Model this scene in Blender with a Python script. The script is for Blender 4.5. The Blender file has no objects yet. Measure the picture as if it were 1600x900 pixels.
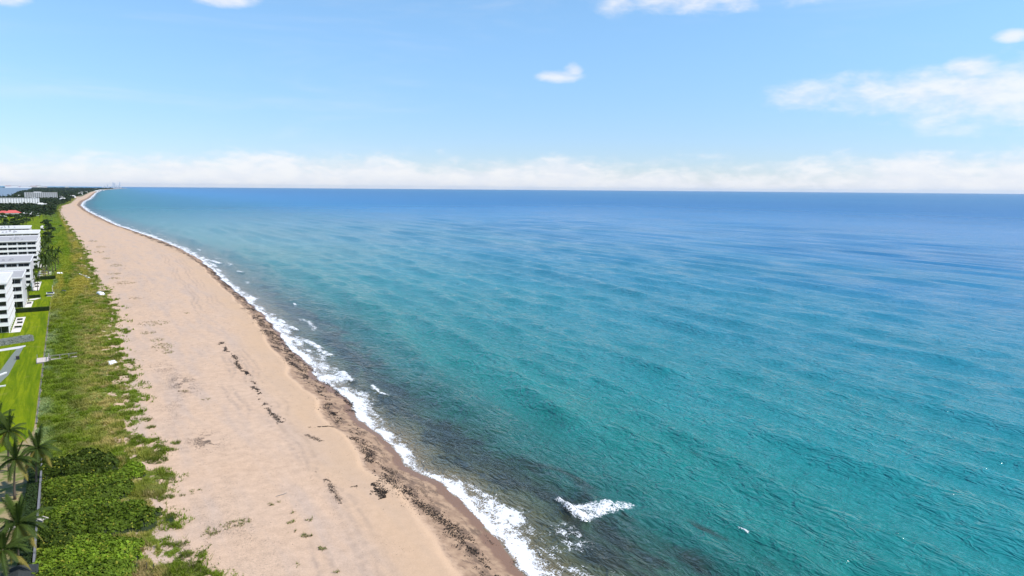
import bpy, math, random
import numpy as np
from mathutils import Matrix, Vector

random.seed(7)
rng = np.random.default_rng(11)
scene = bpy.context.scene
col = scene.collection

# ------------------------------------------------------------------ camera
# World frame: +Y runs along the coast, +X points out to sea, z = 0 is sea level.
F, CAM_H = 1067.0, 52.0
ROLL, HEAD = math.radians(0.45), math.radians(33.0)
PITCH = math.atan((450 - 295.7) / F)

def to_world(a, b, c):
    return np.array([a * math.cos(HEAD) + b * math.sin(HEAD), -a * math.sin(HEAD) + b * math.cos(HEAD), c])

def ray(px, py):
    a, b = (px - 800) / F, (450 - py) / F
    c, s = math.cos(ROLL), math.sin(ROLL)
    a, b = a * c - b * s, a * s + b * c
    cp, sp = math.cos(PITCH), math.sin(PITCH)
    return to_world(a, cp + b * sp, b * cp - sp)

def gp(px, py, z=0.0):
    """Photograph pixel -> point on the level z."""
    d = ray(px, py)
    t = (z - CAM_H) / d[2]
    return (float(d[0] * t), float(d[1] * t))

cam = bpy.data.cameras.new('camera')
cam_o = bpy.data.objects.new('camera', cam)
col.objects.link(cam_o)
scene.camera = cam_o
cam.sensor_width = 36.0
cam.lens = 36.0 * F / 1600.0
cam.clip_start, cam.clip_end = 1.0, 200000.0
fw = Vector(ray(800, 450)).normalized()
rt = Vector(ray(900, 450) - ray(800, 450)).normalized()
up = rt.cross(fw).normalized()
R = Matrix((rt, up, -fw)).transposed().to_4x4()
R.translation = Vector((0, 0, CAM_H))
cam_o.matrix_world = R

# ------------------------------------------------------------------ sky and sun
SUN_EL = math.radians(50)
SUN_AZ = math.radians(134)      # clockwise from +Y: over the sea, behind the camera's right shoulder
sun_dir = Vector((math.sin(SUN_AZ) * math.cos(SUN_EL), math.cos(SUN_AZ) * math.cos(SUN_EL), math.sin(SUN_EL)))
sl = bpy.data.lights.new('sun', 'SUN')
sl.energy, sl.angle, sl.color = 4.0, math.radians(0.53), (1.0, 0.955, 0.89)
so = bpy.data.objects.new('sun', sl)
col.objects.link(so)
so.rotation_euler = sun_dir.to_track_quat('Z', 'Y').to_euler()

scene.view_settings.view_transform = 'Standard'
scene.view_settings.look = 'None'
scene.view_settings.exposure = 0.50
scene.view_settings.gamma = 1.0
scene.view_settings.use_curve_mapping = False
scene.render.engine = 'CYCLES'
scene.render.resolution_x, scene.render.resolution_y = 1024, 576
scene.cycles.volume_bounces = 0
scene.cycles.max_bounces = 6


class NT:
    """Small helper for writing node trees as expressions."""
    def __init__(self, tree):
        self.t = tree
    def put(self, sock, v):
        if isinstance(v, bpy.types.NodeSocket):
            self.t.links.new(v, sock)
        elif v is not None:
            sock.default_value = v
    def node(self, typ, ins=None, **props):
        n = self.t.nodes.new(typ)
        for k, v in props.items():
            setattr(n, k, v)
        for k, v in (ins or {}).items():
            self.put(n.inputs[k], v)
        return n
    def m(self, op, a, b=None, c=None, clamp=False):
        n = self.node('ShaderNodeMath', {0: a}, operation=op, use_clamp=clamp)
        if b is not None: self.put(n.inputs[1], b)
        if c is not None: self.put(n.inputs[2], c)
        return n.outputs[0]
    def sstep(self, x, lo, hi, a=0.0, b=1.0):
        n = self.node('ShaderNodeMapRange', {'Value': x, 'From Min': lo, 'From Max': hi, 'To Min': a, 'To Max': b}, interpolation_type='SMOOTHSTEP')
        return n.outputs[0]
    def mix(self, f, a, b, mode='MIX'):
        n = self.node('ShaderNodeMix', data_type='RGBA', blend_type=mode)
        self.put(n.inputs[0], f); self.put(n.inputs[6], a); self.put(n.inputs[7], b)
        return n.outputs[2]
    def noise(self, vec, scale, detail=4.0, rough=0.55, dist=0.0, ntype='FBM'):
        n = self.node('ShaderNodeTexNoise', {'Scale': scale, 'Detail': detail, 'Roughness': rough, 'Distortion': dist}, noise_type=ntype)
        if vec is not None: self.put(n.inputs['Vector'], vec)
        return n.outputs[0]
    def scale(self, vec, s):
        n = self.node('ShaderNodeMapping'); self.put(n.inputs['Vector'], vec)
        n.inputs['Scale'].default_value = s
        return n.outputs[0]
    def ramp(self, f, stops):
        n = self.node('ShaderNodeValToRGB')
        el = n.color_ramp.elements
        while len(el) < len(stops): el.new(0.5)
        for e, (p, c) in zip(el, stops):
            e.position = p; e.color = (*c, 1)
        self.put(n.inputs[0], f)
        return n.outputs[0]
    def attr(self, name, out='Fac'):
        return self.node('ShaderNodeAttribute', attribute_name=name).outputs[out]
    def comb(self, x, y, z):
        return self.node('ShaderNodeCombineXYZ', {0: x, 1: y, 2: z}).outputs[0]


def make_world():
    w = bpy.data.worlds.new('World')
    scene.world = w
    w.use_nodes = True
    w.node_tree.nodes.clear()
    g = NT(w.node_tree)
    sky = g.node('ShaderNodeTexSky', sky_type='NISHITA', sun_disc=False, sun_elevation=SUN_EL,
                 sun_rotation=SUN_AZ, altitude=50.0, air_density=1.0, dust_density=0.0, ozone_density=3.0)
    d = g.node('ShaderNodeTexCoord').outputs['Generated']
    s = g.node('ShaderNodeSeparateXYZ', {0: d})
    el = g.m('MULTIPLY', g.m('ARCSINE', s.outputs[2]), 57.2958)                       # degrees above the horizon
    az = g.m('SUBTRACT', g.m('MULTIPLY', g.m('ARCTAN2', s.outputs[0], s.outputs[1]), 57.2958), math.degrees(HEAD))
    # flattened direction for the clouds: wider than tall
    flat = g.scale(d, (1.0, 1.0, 2.6))
    n1 = g.noise(flat, 7.0, 7.0, 0.58, 0.25)
    n2 = g.noise(flat, 26.0, 6.0, 0.6, 0.2)
    nn = g.m('ADD', g.m('MULTIPLY', n1, 0.62), g.m('MULTIPLY', n2, 0.38))
    # bank low over the horizon, all the way round
    top = g.m('ADD', 1.0, g.m('MULTIPLY', g.m('SUBTRACT', nn, 0.36), 9.0))
    bank = g.sstep(g.m('SUBTRACT', top, el), -0.7, 1.5, 0.0, 0.78)
    # single clouds: (azimuth, elevation, half width, half height)
    cl = None
    for (a, e, hw, hh) in [(36, 6.5, 10, 2.5), (23.4, 7.0, 4.0, 1.15), (29, 6.8, 7, 1.9), (33, 8.3, 2.0, 1.0), (3.7, 9.0, 2.0, 0.55), (4.8, 9.5, 0.9, 0.6), (15.5, 14.6, 10, 1.3), (8.2, 14.2, 2.0, 0.9), (22.5, 14.1, 3.4, 0.9),
                           (-22.2, 13.7, 2.8, 0.7), (-35.4, 12.0, 1.4, 0.6), (34.9, 10.2, 1.1, 0.45),
                           (-62, 12, 12, 2), (62, 10, 12, 2.4), (95, 14, 12, 3), (-100, 16, 14, 3), (140, 11, 13, 2.5), (-150, 13, 12, 3)]:
        dx = g.m('DIVIDE', g.m('SUBTRACT', az, a), hw)
        dy = g.m('DIVIDE', g.m('SUBTRACT', el, e), hh)
        r = g.m('ADD', g.m('MULTIPLY', dx, dx), g.m('MULTIPLY', dy, dy))
        v = g.m('SUBTRACT', 1.0, r)
        cl = v if cl is None else g.m('MAXIMUM', cl, v)
    cf = g.m('ADD', cl, g.m('MULTIPLY', g.m('SUBTRACT', nn, 0.47), 5.0))
    cl = g.sstep(cf, -0.25, 1.6, 0.0, 0.78)
    wisps = g.sstep(g.noise(g.scale(d, (1, 1, 7)), 2.2, 5, 0.6, 0.6), 0.48, 0.8, 0.0, 0.22)
    mask = g.m('MAXIMUM', g.m('MAXIMUM', bank, cl), wisps)
    tint = g.mix(1.0, sky.outputs[0], g.mix(g.sstep(el, -3, 17), (0.63, 0.715, 1.03, 1), (1.16, 1.37, 1.42, 1)), 'MULTIPLY')
    cshade = g.mix(g.sstep(n2, 0.35, 0.65), (6.6, 6.7, 7.2, 1), (7.4, 7.3, 7.4, 1))
    c = g.mix(mask, tint, cshade)
    bg = g.node('ShaderNodeBackground', {'Color': c, 'Strength': 0.097})
    out = g.node('ShaderNodeOutputWorld')
    g.t.links.new(bg.outputs[0], out.inputs[0])

make_world()

# ------------------------------------------------------------------ helpers
def tag(o, label=None, cat=None, group=None, kind=None):
    if label: o['label'] = label
    if cat: o['category'] = cat
    if group: o['group'] = group
    if kind: o['kind'] = kind
    return o

def link(name, me, mats=None, parent=None, loc=None, rz=None, scale=None):
    o = bpy.data.objects.new(name, me)
    col.objects.link(o)
    if mats is not None and me is not None and not me.materials:
        for mm in (mats if isinstance(mats, (list, tuple)) else [mats]):
            me.materials.append(mm)
    if parent: o.parent = parent
    if loc is not None: o.location = loc
    if rz is not None: o.rotation_euler = (0, 0, rz)
    if scale is not None: o.scale = scale
    return o

def empty(name, loc=(0, 0, 0), rz=0.0):
    return link(name, None, loc=loc, rz=rz)

def copy_tree(o, parent=None):
    c = o.copy(); col.objects.link(c); c.parent = parent
    for ch in list(o.children):
        if ch is not c:
            copy_tree(ch, c)
    return c

def mesh_np(name, verts, faces, smooth=False, attrs=None, colors=None):
    """faces: (n,3) or (n,4) int array."""
    verts = np.asarray(verts, dtype=np.float32); faces = np.asarray(faces, dtype=np.int32)
    me = bpy.data.meshes.new(name)
    me.vertices.add(len(verts)); me.vertices.foreach_set('co', verts.ravel())
    k = faces.shape[1]
    me.loops.add(faces.size); me.loops.foreach_set('vertex_index', faces.ravel())
    me.polygons.add(len(faces)); me.polygons.foreach_set('loop_start', np.arange(0, faces.size, k, dtype=np.int32))
    if smooth: me.polygons.foreach_set('use_smooth', np.ones(len(faces), dtype=bool))
    for n, a in (attrs or {}).items():
        at = me.attributes.new(n, 'FLOAT', 'POINT'); at.data.foreach_set('value', np.asarray(a, dtype=np.float32).ravel())
    for n, a in (colors or {}).items():
        at = me.attributes.new(n, 'FLOAT_COLOR', 'POINT')
        at.data.foreach_set('color', np.concatenate([a, np.ones((len(a), 1))], 1).astype(np.float32).ravel())
    me.update(calc_edges=True)
    return me

class MB:
    """Collects boxes / prisms / tubes into one mesh."""
    def __init__(self): self.v, self.f = [], []
    def box(self, x0, x1, y0, y1, z0, z1):
        b = len(self.v)
        self.v += [(x0, y0, z0), (x1, y0, z0), (x1, y1, z0), (x0, y1, z0), (x0, y0, z1), (x1, y0, z1), (x1, y1, z1), (x0, y1, z1)]
        self.f += [tuple(b + i for i in q) for q in ((3, 2, 1, 0), (4, 5, 6, 7), (0, 1, 5, 4), (1, 2, 6, 5), (2, 3, 7, 6), (3, 0, 4, 7))]
        return self
    def poly(self, pts, z0, z1):
        n, b = len(pts), len(self.v)
        self.v += [(x, y, z0) for x, y in pts] + [(x, y, z1) for x, y in pts]
        self.f += [tuple(b + i for i in reversed(range(n))), tuple(b + n + i for i in range(n))]
        self.f += [(b + i, b + (i + 1) % n, b + n + (i + 1) % n, b + n + i) for i in range(n)]
        return self
    def quad(self, *p):
        b = len(self.v); self.v += list(p); self.f.append(tuple(range(b, b + len(p)))); return self
    def tube(self, pts, rad, n=6):
        b = len(self.v); m = len(pts)
        for i, p in enumerate(pts):
            t = Vector(pts[min(i + 1, m - 1)]) - Vector(pts[max(i - 1, 0)])
            q = t.to_track_quat('Z', 'Y')
            r = rad[i] if isinstance(rad, (list, tuple)) else rad
            for k in range(n):
                a = 2 * math.pi * k / n
                self.v.append(tuple(Vector(p) + q @ Vector((r * math.cos(a), r * math.sin(a), 0))))
        for i in range(m - 1):
            for k in range(n):
                self.f.append((b + i * n + k, b + i * n + (k + 1) % n, b + (i + 1) * n + (k + 1) % n, b + (i + 1) * n + k))
        self.f.append(tuple(b + k for k in reversed(range(n)))); self.f.append(tuple(b + (m - 1) * n + k for k in range(n)))
        return self
    def mesh(self, name, smooth=False):
        me = bpy.data.meshes.new(name); me.from_pydata(self.v, [], self.f)
        if smooth: me.polygons.foreach_set('use_smooth', np.ones(len(me.polygons), dtype=bool))
        me.update(); return me
    def build(self, name, mat, parent=None, loc=None, rz=None, smooth=False):
        return link(name, self.mesh(name, smooth), mat, parent, loc, rz)

_perm = rng.random((256, 256)).astype(np.float64)
def vnoise(x, y, seed=0):
    x = np.asarray(x, dtype=np.float64) + seed * 17.31; y = np.asarray(y, dtype=np.float64) + seed * 9.77
    xi, yi = np.floor(x).astype(int), np.floor(y).astype(int)
    fx, fy = x - xi, y - yi
    fx = fx * fx * (3 - 2 * fx); fy = fy * fy * (3 - 2 * fy)
    a = _perm[xi & 255, yi & 255]; b = _perm[(xi + 1) & 255, yi & 255]
    c = _perm[xi & 255, (yi + 1) & 255]; d = _perm[(xi + 1) & 255, (yi + 1) & 255]
    return (a * (1 - fx) + b * fx) * (1 - fy) + (c * (1 - fx) + d * fx) * fy

def fbm(x, y, seed=0, oct=4):
    t, amp, s = 0.0, 0.5, 0.0
    for i in range(oct):
        t = t + amp * vnoise(np.asarray(x) * 2 ** i, np.asarray(y) * 2 ** i, seed + i * 3); s += amp; amp *= 0.5
    return t / s

def ss(x, a, b):
    t = np.clip((np.asarray(x, dtype=np.float64) - a) / (b - a), 0, 1); return t * t * (3 - 2 * t)

# ------------------------------------------------------------------ coast lines (read off the photograph's ground plane)
WATER_PX = [(832, 900), (737, 787), (642, 730), (612, 700), (567, 654), (540, 617), (503, 594), (480, 567), (452, 540), (417, 497),
            (387, 470), (350, 440), (332, 422), (312, 405), (275, 385), (250, 375), (207, 360), (182, 352), (157, 340), (137, 330), (126, 321), (130, 315), (140, 310)]
_w = np.array([gp(x, y) for x, y in WATER_PX])
FAR_Y = np.array([6200, 9000, 12000, 15000, 17500, 18300.])
FAR_X = np.array([ray(p, 300)[0] / ray(p, 300)[1] for p in (149, 157, 169, 184, 198, 199)]) * FAR_Y
SHY = np.concatenate([[-400, 0, 40], _w[:, 1], FAR_Y, [19000, 26000]])
SHX = np.concatenate([[30, 42, 46], _w[:, 0], FAR_X, [-500, -6000]])
def shore(y):
    y = np.asarray(y, dtype=np.float64)
    s = np.interp(y, SHY, SHX)
    return s + (vnoise(y / 9.0, y * 0 + 3.3, 5) - 0.5) * 1.8 * ss(3000 - y, 0, 500)
VEG_PX = [(330, 900), (290, 850), (275, 815), (270, 740), (268, 710), (235, 690), (225, 655), (215, 600), (205, 565), (190, 540), (195, 500), (180, 470),
          (150, 430), (135, 390), (118, 365), (105, 350), (95, 335), (93, 330), (97, 322), (110, 318), (122, 308)]
_v = np.array([gp(x, y, 2.0) for x, y in VEG_PX])
def vegedge(y):
    return np.interp(y, np.concatenate([[-400, 60], _v[:, 1], FAR_Y]), np.concatenate([[13, 13], _v[:, 0], FAR_X - 22]))
def berm(y):      # edge where the flat beach tips down to the sea
    y = np.asarray(y, dtype=np.float64)
    return shore(y) - np.interp(y, [0, 80, 120, 170, 230, 400, 1000, 3000], [9, 10.5, 9.3, 8.5, 7, 6, 8, 12]) + (vnoise(y / 14, y * 0, 2) - .5) * 1.2

def wallx(y):     # line of the sea wall and lawn edge
    return -6.8 - 1.5 * ss(y, 138, 158)

def ground_z(x, y):
    x = np.asarray(x, dtype=np.float64); y = np.asarray(y, dtype=np.float64)
    e, s, b = vegedge(y), shore(y), berm(y)
    far = ss(y, 1500, 3000)
    land = 3.0 - 0.9 * ss(x, e - 16, e + 4) + 0.06 * (fbm(x / 5, y / 9, 3) - .5)
    dune = ss(x, -8, -5.5) * (1 - ss(x, e - 3, e + 2))
    land = land + dune * (fbm(x / 7, y / 7, 4, 3) - 0.45) * 1.0
    t = (x - b) / np.maximum(s - b, 1)
    scarp = 0.16 * ss(x, b - 0.3, b + 0.5) * (1 - far)
    slope = np.where(t > 0, t, 0) * (2.1 - 0.16)
    z = land - scarp - slope + 0.18 * (1 - ss(t, 1.0, 1.4)) * ss(t, 0, .2) * (fbm(x / 3, y / 4, 8, 3) - .5)
    return np.where(t > 1.0, np.maximum(z, -6 - 0 * z), z)

def gz(x, y): return float(ground_z(np.array([x]), np.array([y]))[0])

# ------------------------------------------------------------------ materials
def mat(name):
    m = bpy.data.materials.new(name); m.use_nodes = True
    m.node_tree.nodes.clear()
    g = NT(m.node_tree)
    out = g.node('ShaderNodeOutputMaterial')
    return m, g, out

def simple(name, color, rough=0.7, var=0.12, scale=1.0, bump=0.0, spec=0.3, detail=5):
    """Plain surface with mottled colour and a little relief."""
    m, g, out = mat(name)
    p = g.node('ShaderNodeNewGeometry').outputs['Position']
    n = g.noise(p, scale, detail, 0.6)
    rnd = g.node('ShaderNodeObjectInfo').outputs['Random']
    k = g.m('ADD', g.m('MULTIPLY', g.m('SUBTRACT', n, 0.5), var * 2.4), g.m('ADD', 1.0, g.m('MULTIPLY', g.m('SUBTRACT', rnd, 0.5), var * 0.6)))
    c = g.mix(1.0, (*color, 1), g.comb(k, k, k), 'MULTIPLY')
    b = g.node('ShaderNodeBsdfPrincipled', {'Base Color': c, 'Roughness': rough, 'Specular IOR Level': spec})
    if bump:
        bn = g.node('ShaderNodeBump', {'Strength': bump, 'Distance': 0.05, 'Height': n})
        g.t.links.new(bn.outputs[0], b.inputs['Normal'])
    g.t.links.new(b.outputs[0], out.inputs[0])
    return m

def leafmat(name, base=None, var=0.35, transl=0.25, attr='col', nscale=0.8):
    """Foliage: colour from the mesh attribute (or a base colour), varied by noise; some light through the leaf."""
    m, g, out = mat(name)
    p = g.node('ShaderNodeNewGeometry').outputs['Position']
    c = g.attr(attr, 'Color') if base is None else (*base, 1)
    n = g.noise(p, nscale, 4, 0.65)
    rnd = g.node('ShaderNodeObjectInfo').outputs['Random']
    k = g.m('ADD', g.m('MULTIPLY', g.m('SUBTRACT', n, 0.5), var * 2.5), g.m('ADD', 0.9, g.m('MULTIPLY', rnd, 0.2)))
    c = g.mix(1.0, c, g.comb(k, k, k), 'MULTIPLY')
    b = g.node('ShaderNodeBsdfPrincipled', {'Base Color': c, 'Roughness': 0.6, 'Specular IOR Level': 0.1})
    t = g.node('ShaderNodeBsdfTranslucent', {'Color': g.mix(1.0, c, (1.1, 1.25, 0.5, 1), 'MULTIPLY')})
    mx = g.node('ShaderNodeMixShader', {0: transl, 1: b.outputs[0], 2: t.outputs[0]})
    g.t.links.new(mx.outputs[0], out.inputs[0])
    return m

M = {}
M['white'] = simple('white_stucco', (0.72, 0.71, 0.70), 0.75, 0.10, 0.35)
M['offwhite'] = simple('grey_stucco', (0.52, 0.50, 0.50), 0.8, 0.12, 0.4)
M['roofwhite'] = simple('white_roof_coating', (0.54, 0.53, 0.52), 0.8, 0.25, 0.3)
M['roofgrey'] = simple('gravel_roof', (0.36, 0.35, 0.35), 0.9, 0.2, 0.6)
M['glass'] = simple('window_glass', (0.02, 0.025, 0.03), 0.08, 0.3, 0.5, spec=0.6)
M['metal'] = simple('grey_metal', (0.35, 0.35, 0.36), 0.5, 0.15, 2.0)
M['greywall'] = simple('weathered_grey_fence', (0.16, 0.16, 0.165), 0.8, 0.25, 2.0)
M['dark'] = simple('dark_plastic', (0.03, 0.03, 0.035), 0.6, 0.3, 2.0)
M['concrete'] = simple('pale_concrete', (0.62, 0.58, 0.54), 0.85, 0.15, 0.9, 0.1)
M['paver'] = simple('grey_green_paver', (0.17, 0.19, 0.16), 0.85, 0.2, 2.5, 0.2)
M['wood'] = simple('weathered_wood', (0.25, 0.23, 0.21), 0.85, 0.25, 4.0, 0.2)
M['palewood'] = simple('sun_bleached_wood', (0.55, 0.47, 0.42), 0.85, 0.2, 4.0, 0.2)
M['post'] = simple('dark_post', (0.07, 0.06, 0.05), 0.9, 0.2, 4.0)
M['trunk'] = simple('palm_trunk', (0.13, 0.10, 0.075), 0.95, 0.35, 6.0, 0.4)
M['bark'] = simple('bark', (0.10, 0.08, 0.06), 0.95, 0.3, 4.0, 0.4)
M['red'] = simple('red_roof_tile', (0.50, 0.10, 0.09), 0.8, 0.25, 0.5)
M['whitefabric'] = simple('white_cover_fabric', (0.80, 0.82, 0.86), 0.8, 0.1, 3.0)
M['shingle'] = simple('dark_shingle', (0.03, 0.035, 0.035), 0.9, 0.3, 3.0, 0.3)
M['weedheap'] = simple('dry_black_seaweed', (0.020, 0.014, 0.010), 0.95, 0.5, 3.0, 0.5)
M['coconut'] = simple('coconut_husk', (0.30, 0.15, 0.03), 0.7, 0.3, 3.0)
M['skyline'] = simple('haze_tinted_tower', (0.42, 0.48, 0.58), 0.7, 0.15, 0.02)  # pale bluish fade of distance haze put into the base colour
M['frond'] = leafmat('palm_frond', (0.048, 0.075, 0.014), 0.3, 0.22, nscale=1.5)
M['oldfrond'] = leafmat('yellowing_palm_frond', (0.23, 0.19, 0.045), 0.3, 0.25, nscale=1.5)
M['leaf'] = leafmat('leaf', None, 0.3, 0.22)
M['grass'] = leafmat('dune_grass', None, 0.22, 0.3, nscale=0.5)
M['core'] = simple('dark_inner_growth', (0.020, 0.032, 0.010), 0.9, 0.3, 2.0)  # even dark colour for the mass under the leaves
M['hedge'] = leafmat('hedge_leaf', (0.030, 0.052, 0.014), 0.3, 0.15)
M['silverhedge'] = leafmat('silver_leaf', (0.27, 0.29, 0.26), 0.2, 0.1)

def ground_material():
    m, g, out = mat('sand_and_dune_soil')
    p = g.node('ShaderNodeNewGeometry').outputs['Position']
    veg, wet = g.attr('veg'), g.attr('wet')
    dry, yard = g.attr('dry'), g.attr('yard')
    n1 = g.noise(p, 0.045, 5, 0.6); n2 = g.noise(p, 0.6, 6, 0.65); n3 = g.noise(p, 5.0, 4, 0.6)
    streak = g.noise(g.scale(p, (0.22, 0.03, 0.2)), 1.0, 4, 0.6)
    sand = g.mix(n1, (0.500, 0.362, 0.265, 1), (0.500, 0.335, 0.218, 1))
    sand = g.mix(g.sstep(streak, 0.40, 0.72, 0, 0.65), sand, (0.41, 0.315, 0.255, 1))
    k = g.m('ADD', 0.46, g.m('MULTIPLY', g.m('ADD', n2, n3), 0.55))
    sand = g.mix(1.0, sand, g.comb(k, k, k), 'MULTIPLY')
    litter = g.sstep(g.m('ADD', g.m('MULTIPLY', g.noise(p, 3.6, 5, 0.75), 1.0), g.m('MULTIPLY', dry, 0.22)), 0.72, 0.86, 0, 0.45)
    sand = g.mix(litter, sand, (0.20, 0.165, 0.125, 1))
    trk = g.m('MULTIPLY', g.attr('track'), g.sstep(g.noise(p, 0.5, 4, 0.6), 0.35, 0.6, 0, 0.85))
    sand = g.mix(trk, sand, (0.34, 0.25, 0.19, 1))
    warm = g.attr('warm')
    sand = g.mix(g.m('MULTIPLY', warm, 0.8), sand, (0.50, 0.335, 0.205, 1))
    slope = g.mix(g.sstep(n2, 0.35, 0.65), (0.38, 0.255, 0.165, 1), (0.27, 0.175, 0.115, 1))
    stain = g.sstep(g.m('ADD', g.noise(g.scale(p, (0.5, 0.22, 1)), 1.0, 6, 0.7, 0.5), g.m('MULTIPLY', g.m('SUBTRACT', 0.45, g.m('ABSOLUTE', g.m('SUBTRACT', wet, 0.45))), 0.22)), 0.54, 0.66, 0, 0.7)
    slope = g.mix(stain, slope, (0.10, 0.066, 0.048, 1))
    sand = g.mix(g.sstep(g.m('ADD', wet, g.m('MULTIPLY', g.m('SUBTRACT', n2, 0.5), 0.25)), 0.03, 0.20), sand, slope)
    wetn = g.m('ADD', wet, g.m('MULTIPLY', g.m('SUBTRACT', g.noise(p, 0.35, 3, 0.5), 0.5), 0.30))
    wetm = g.sstep(wetn, 0.72, 0.80)
    sand = g.mix(wetm, sand, (0.20, 0.115, 0.072, 1))
    soil = g.mix(g.sstep(n2, 0.3, 0.7), (0.085, 0.130, 0.018, 1), (0.20, 0.20, 0.045, 1))
    vn = g.m('ADD', veg, g.m('MULTIPLY', g.m('SUBTRACT', n2, 0.5), 0.7))
    c = g.mix(g.sstep(vn, 0.35, 0.6), sand, soil)
    yd = g.mix(g.sstep(g.noise(p, 0.35, 5, 0.65), 0.42, 0.6), (0.30, 0.23, 0.12, 1), (0.12, 0.15, 0.03, 1))
    c = g.mix(yard, c, yd)
    far = g.attr('inland')
    c = g.mix(far, c, g.mix(n1, (0.045, 0.065, 0.02, 1), (0.09, 0.11, 0.035, 1)))
    rough = g.m('SUBTRACT', 0.9, g.m('MULTIPLY', wetm, 0.45))
    bn = g.node('ShaderNodeBump', {'Strength': 0.55, 'Distance': 0.12, 'Height': g.m('ADD', n2, g.m('MULTIPLY', n3, 0.35))})
    b = g.node('ShaderNodeBsdfPrincipled', {'Base Color': c, 'Roughness': rough, 'Specular IOR Level': 0.25, 'Normal': bn.outputs[0]})
    g.t.links.new(b.outputs[0], out.inputs[0])
    return m

def sea_material():
    m, g, out = mat('sea_water')
    p = g.node('ShaderNodeNewGeometry').outputs['Position']
    c = g.attr('wcol', 'Color')
    off = g.attr('off'); farw = g.attr('openness'); foam = g.attr('foam'); weed = g.attr('weed')
    # submerged weed and the darker, streaky bottom
    wn = g.noise(g.scale(p, (0.16, 0.07, 0.1)), 1.0, 6, 0.65, 0.6)
    wm = g.sstep(g.m('ADD', weed, g.m('MULTIPLY', g.m('SUBTRACT', wn, 0.52), 2.6)), 0.25, 0.95, 0, 0.88)
    c = g.mix(wm, c, g.mix(g.noise(p, 0.12, 3, 0.6), (0.012, 0.024, 0.030, 1), (0.036, 0.034, 0.016, 1)))
    # broad patches of slightly different water
    bp = g.noise(g.scale(p, (0.012, 0.0045, 0.01)), 1.0, 5, 0.6, 0.4)
    kk = g.m('ADD', 0.80, g.m('MULTIPLY', bp, 0.40))
    c = g.mix(1.0, c, g.comb(kk, kk, kk), 'MULTIPLY')
    # wind chop: short-crested, lying roughly along the coast
    q = g.node('ShaderNodeMapping', {'Vector': p}); q.inputs['Rotation'].default_value = (0, 0, math.radians(24)); q.inputs['Scale'].default_value = (1.0, 0.42, 1)
    q2 = g.node('ShaderNodeMapping', {'Vector': p}); q2.inputs['Rotation'].default_value = (0, 0, math.radians(-8)); q2.inputs['Scale'].default_value = (1.0, 0.2, 1)
    a = g.noise(q.outputs[0], 0.46, 3, 0.6, 0.5)
    b_ = g.noise(q.outputs[0], 1.15, 2, 0.5, 0.4)
    d_ = g.noise(q2.outputs[0], 0.11, 3, 0.55, 0.3)
    ridge = g.m('SUBTRACT', 1.0, g.m('ABSOLUTE', g.m('MULTIPLY', g.m('SUBTRACT', a, 0.5), 3.2)))
    h = g.m('ADD', g.m('MULTIPLY', ridge, 0.50), g.m('ADD', g.m('MULTIPLY', b_, 0.40), g.m('MULTIPLY', d_, 0.7)))
    slick = g.sstep(g.noise(g.scale(p, (0.0016, 0.00045, 0.001)), 1.0, 5, 0.62, 0.8), 0.50, 0.66)
    farf = g.sstep(off, 300, 1500)
    st = g.m('SUBTRACT', 0.95, g.m('MULTIPLY', g.m('MULTIPLY', slick, farf), 0.45))
    bn = g.node('ShaderNodeBump', {'Strength': st, 'Distance': 1.0, 'Height': h})
    w = g.node('ShaderNodeBsdfPrincipled', {'Base Color': c, 'Roughness': g.sstep(farw, 60, 2000, .10, .30), 'IOR': 1.33, 'Specular IOR Level': g.sstep(farw, 50, 900, .5, .12), 'Normal': bn.outputs[0]})
    # foam: dense where the attribute is high, lacy where it is low
    f1 = g.noise(g.scale(p, (0.9, 0.55, 1)), 1.0, 6, 0.68, 0.8)
    f2 = g.noise(p, 3.2, 4, 0.6, 1.2)
    vo = g.node('ShaderNodeTexVoronoi', {'Vector': g.node('ShaderNodeVectorMath', {0: p, 1: g.node('ShaderNodeTexNoise', {'Vector': p, 'Scale': 0.9, 'Detail': 3}).outputs[1]}, operation='ADD').outputs[0], 'Scale': 2.1}, feature='DISTANCE_TO_EDGE')
    lace = g.sstep(vo.outputs['Distance'], 0.0, 0.16, 1.0, 0.0)
    fv = g.m('ADD', foam, g.m('ADD', g.m('MULTIPLY', g.m('SUBTRACT', f1, 0.5), 1.5), g.m('ADD', g.m('MULTIPLY', g.m('SUBTRACT', f2, 0.5), 0.45), g.m('MULTIPLY', g.m('SUBTRACT', lace, 0.25), 0.22))))
    fm = g.m('MULTIPLY', g.sstep(fv, 0.47, 0.66), g.sstep(foam, 0.02, 0.14))
    fb = g.node('ShaderNodeBump', {'Strength': 0.7, 'Distance': 0.15, 'Height': fv})
    fo = g.node('ShaderNodeBsdfPrincipled', {'Base Color': (0.72, 0.73, 0.75, 1), 'Roughness': 0.8, 'Specular IOR Level': 0.2, 'Normal': fb.outputs[0]})
    mx = g.node('ShaderNodeMixShader', {0: fm, 1: w.outputs[0], 2: fo.outputs[0]})
    g.t.links.new(mx.outputs[0], out.inputs[0])
    return m

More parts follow.
